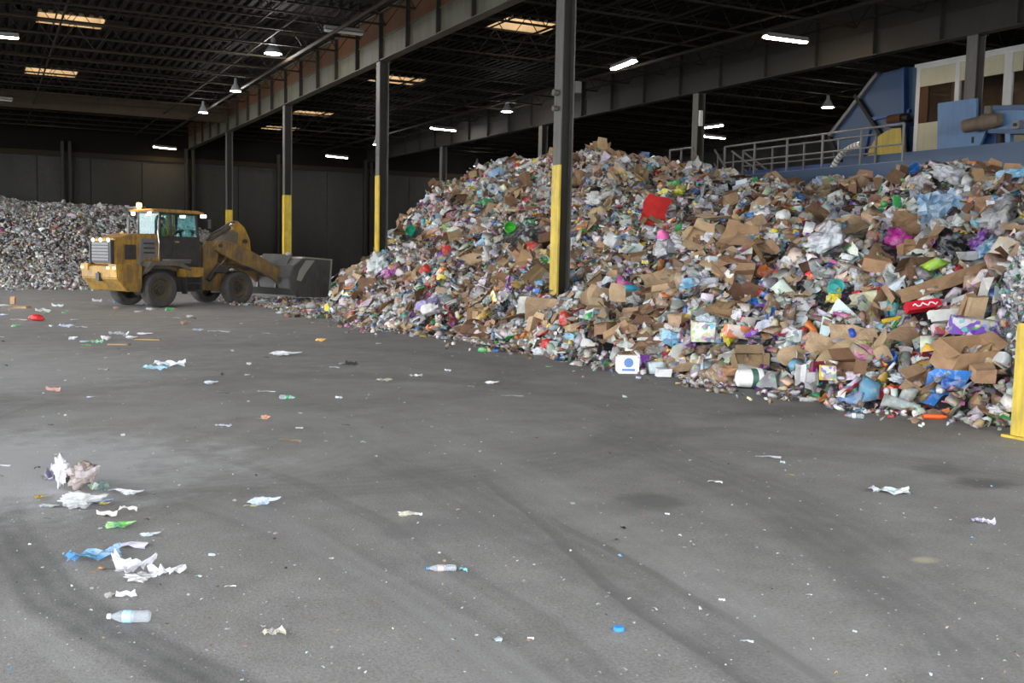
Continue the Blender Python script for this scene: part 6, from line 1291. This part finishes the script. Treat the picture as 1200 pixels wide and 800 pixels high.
 (60, 498, flatp[1], (.10, .10, .10), 7, 'paper_scrap', 'tiny dark crumb in the left middle floor', 'scrap', CH, (1, .5, 1)),
]
for a_ in LT:
    px, py, me, ck, n, nm, lab, cat, rz, sq = a_
    litter(px, py, nm, me, ck, lab, cat, Lpx(px, py, n), rz, sq)
real_bottle(151, 729, 'clear ribbed water bottle with blue label lying in the left foreground', CH + PI + .05, 1.0, (.7, .74, .80), (.35, .60, .85))
real_bottle(517, 669, 'thin clear bottle with blue cap lying in the centre foreground', CH + PI + .14, .85, (.05, .22, .60), (.55, .42, .40), flat=.75)
real_bottle(337, 468, 'small green capped bottle on the open floor', CH, .95, (.03, .3, .10), (.03, .30, .10))
t = floor_thing(725, 738, 'bottle_cap', 'round bright blue cap lying flat near the bottom of the view', 'cap')
MB().lathe([(.002, .0), (.028, 0), (.03, .004), (.029, .016), (.025, .02), (.002, .02)], 24, None, False).build('top', node_mat('sky_blue_cap', (.04, .28, .72), .4), t, smooth=True)
MB().lathe([(.0302, .002), (.0302, .014)], 24, None, False).build('knurled_edge', node_mat('sky_blue_cap_edge', (.03, .22, .6), .5), t)

# crumbs too small to pick apart
class Flat:
    def h(s, x, y): return 0 * x
    def normal(s, x, y): return np.stack([0 * x, 0 * x, 1 + 0 * x], -1)
r_ = np.random.default_rng(9); n = 2200
tt_ = r_.uniform(0, 1, n); pxs = r_.uniform(-30, 1230, n); pys = 345 + 455 * tt_ ** 1.3
L_ = [at_z(a, b) for a, b in zip(pxs, pys)]
P = np.array([(v.x, v.y, .004) for v in L_ if v.y < 52]); ok = (heap.h(P[:, 0], P[:, 1]) < .02); P = P[ok]
o = mass_mesh('floor_crumbs', Flat(), P, r_.lognormal(math.log(.0062), .5, len(P)).clip(.003, .03) * (1 + .16 * P[:, 1]), ['sheet', 'fold'], dict(white=10, offwhite=9, grey=5, darkbrown=3, tan=3, lightblue=1, black=2, red=.3, clear=5), M_finemass, .15, grid=False, seed=8)
tag(o, 'tiny pale crumbs and flakes strewn over the floor', 'crumbs', kind='stuff')
# loose fringe at the toe of the heap
n = 2600; yy = r_.uniform(8, 37, n); toe = np.interp(yy, [7.9, 9.5, 11, 14, 18, 22.1, 25, 28.5, 32, 35.3, 38], [10.75, 9.95, 9.72, 9.4, 9.23, 9.1, 8.2, 8.6, 8.95, 10.2, 11.2]); xx = toe - np.abs(r_.exponential(.25, n)) + .75
P = np.stack([xx, yy, np.full(n, .03)], -1)
# scatter under the bucket and before the far end
n2 = 900; P = np.concatenate([P, np.stack([r_.uniform(7.5, 13, n2), r_.uniform(35.5, 41, n2), np.full(n2, .04)], -1)])
n3 = 1500; P = np.concatenate([P, np.stack([8.3 + np.abs(r_.normal(0, 1.1, n3)), r_.uniform(29, 36.5, n3), np.full(n3, .04)], -1)]); P = P[open_view(P, .02)]
o = mass_mesh('toe_fringe', Flat(), P, r_.lognormal(math.log(.10), .45, len(P)).clip(.03, .3), ['sheet', 'fold', 'lump', 'bottle', 'box'], MIXPAL, M_mass, .35, grid=False, seed=12)
tag(o, 'loose small litter fringing the toe of the big heap', 'litter', kind='stuff')
# loose fringe before the scrap heap
n = 900; P = np.stack([r_.uniform(-3, 12, n), 50.2 - np.abs(r_.exponential(.8, n)) + .4, np.full(n, .03)], -1)
o = mass_mesh('scrap_fringe', Flat(), P, r_.lognormal(math.log(.1), .4, len(P)).clip(.03, .3), ['sheet', 'fold', 'lump'], dict(white=14, offwhite=16, grey=22, silver=18, brown=9), M_finemass, .4, grid=False, seed=13)
tag(o, 'pale loose litter fringing the far scrap heap', 'litter', kind='stuff')
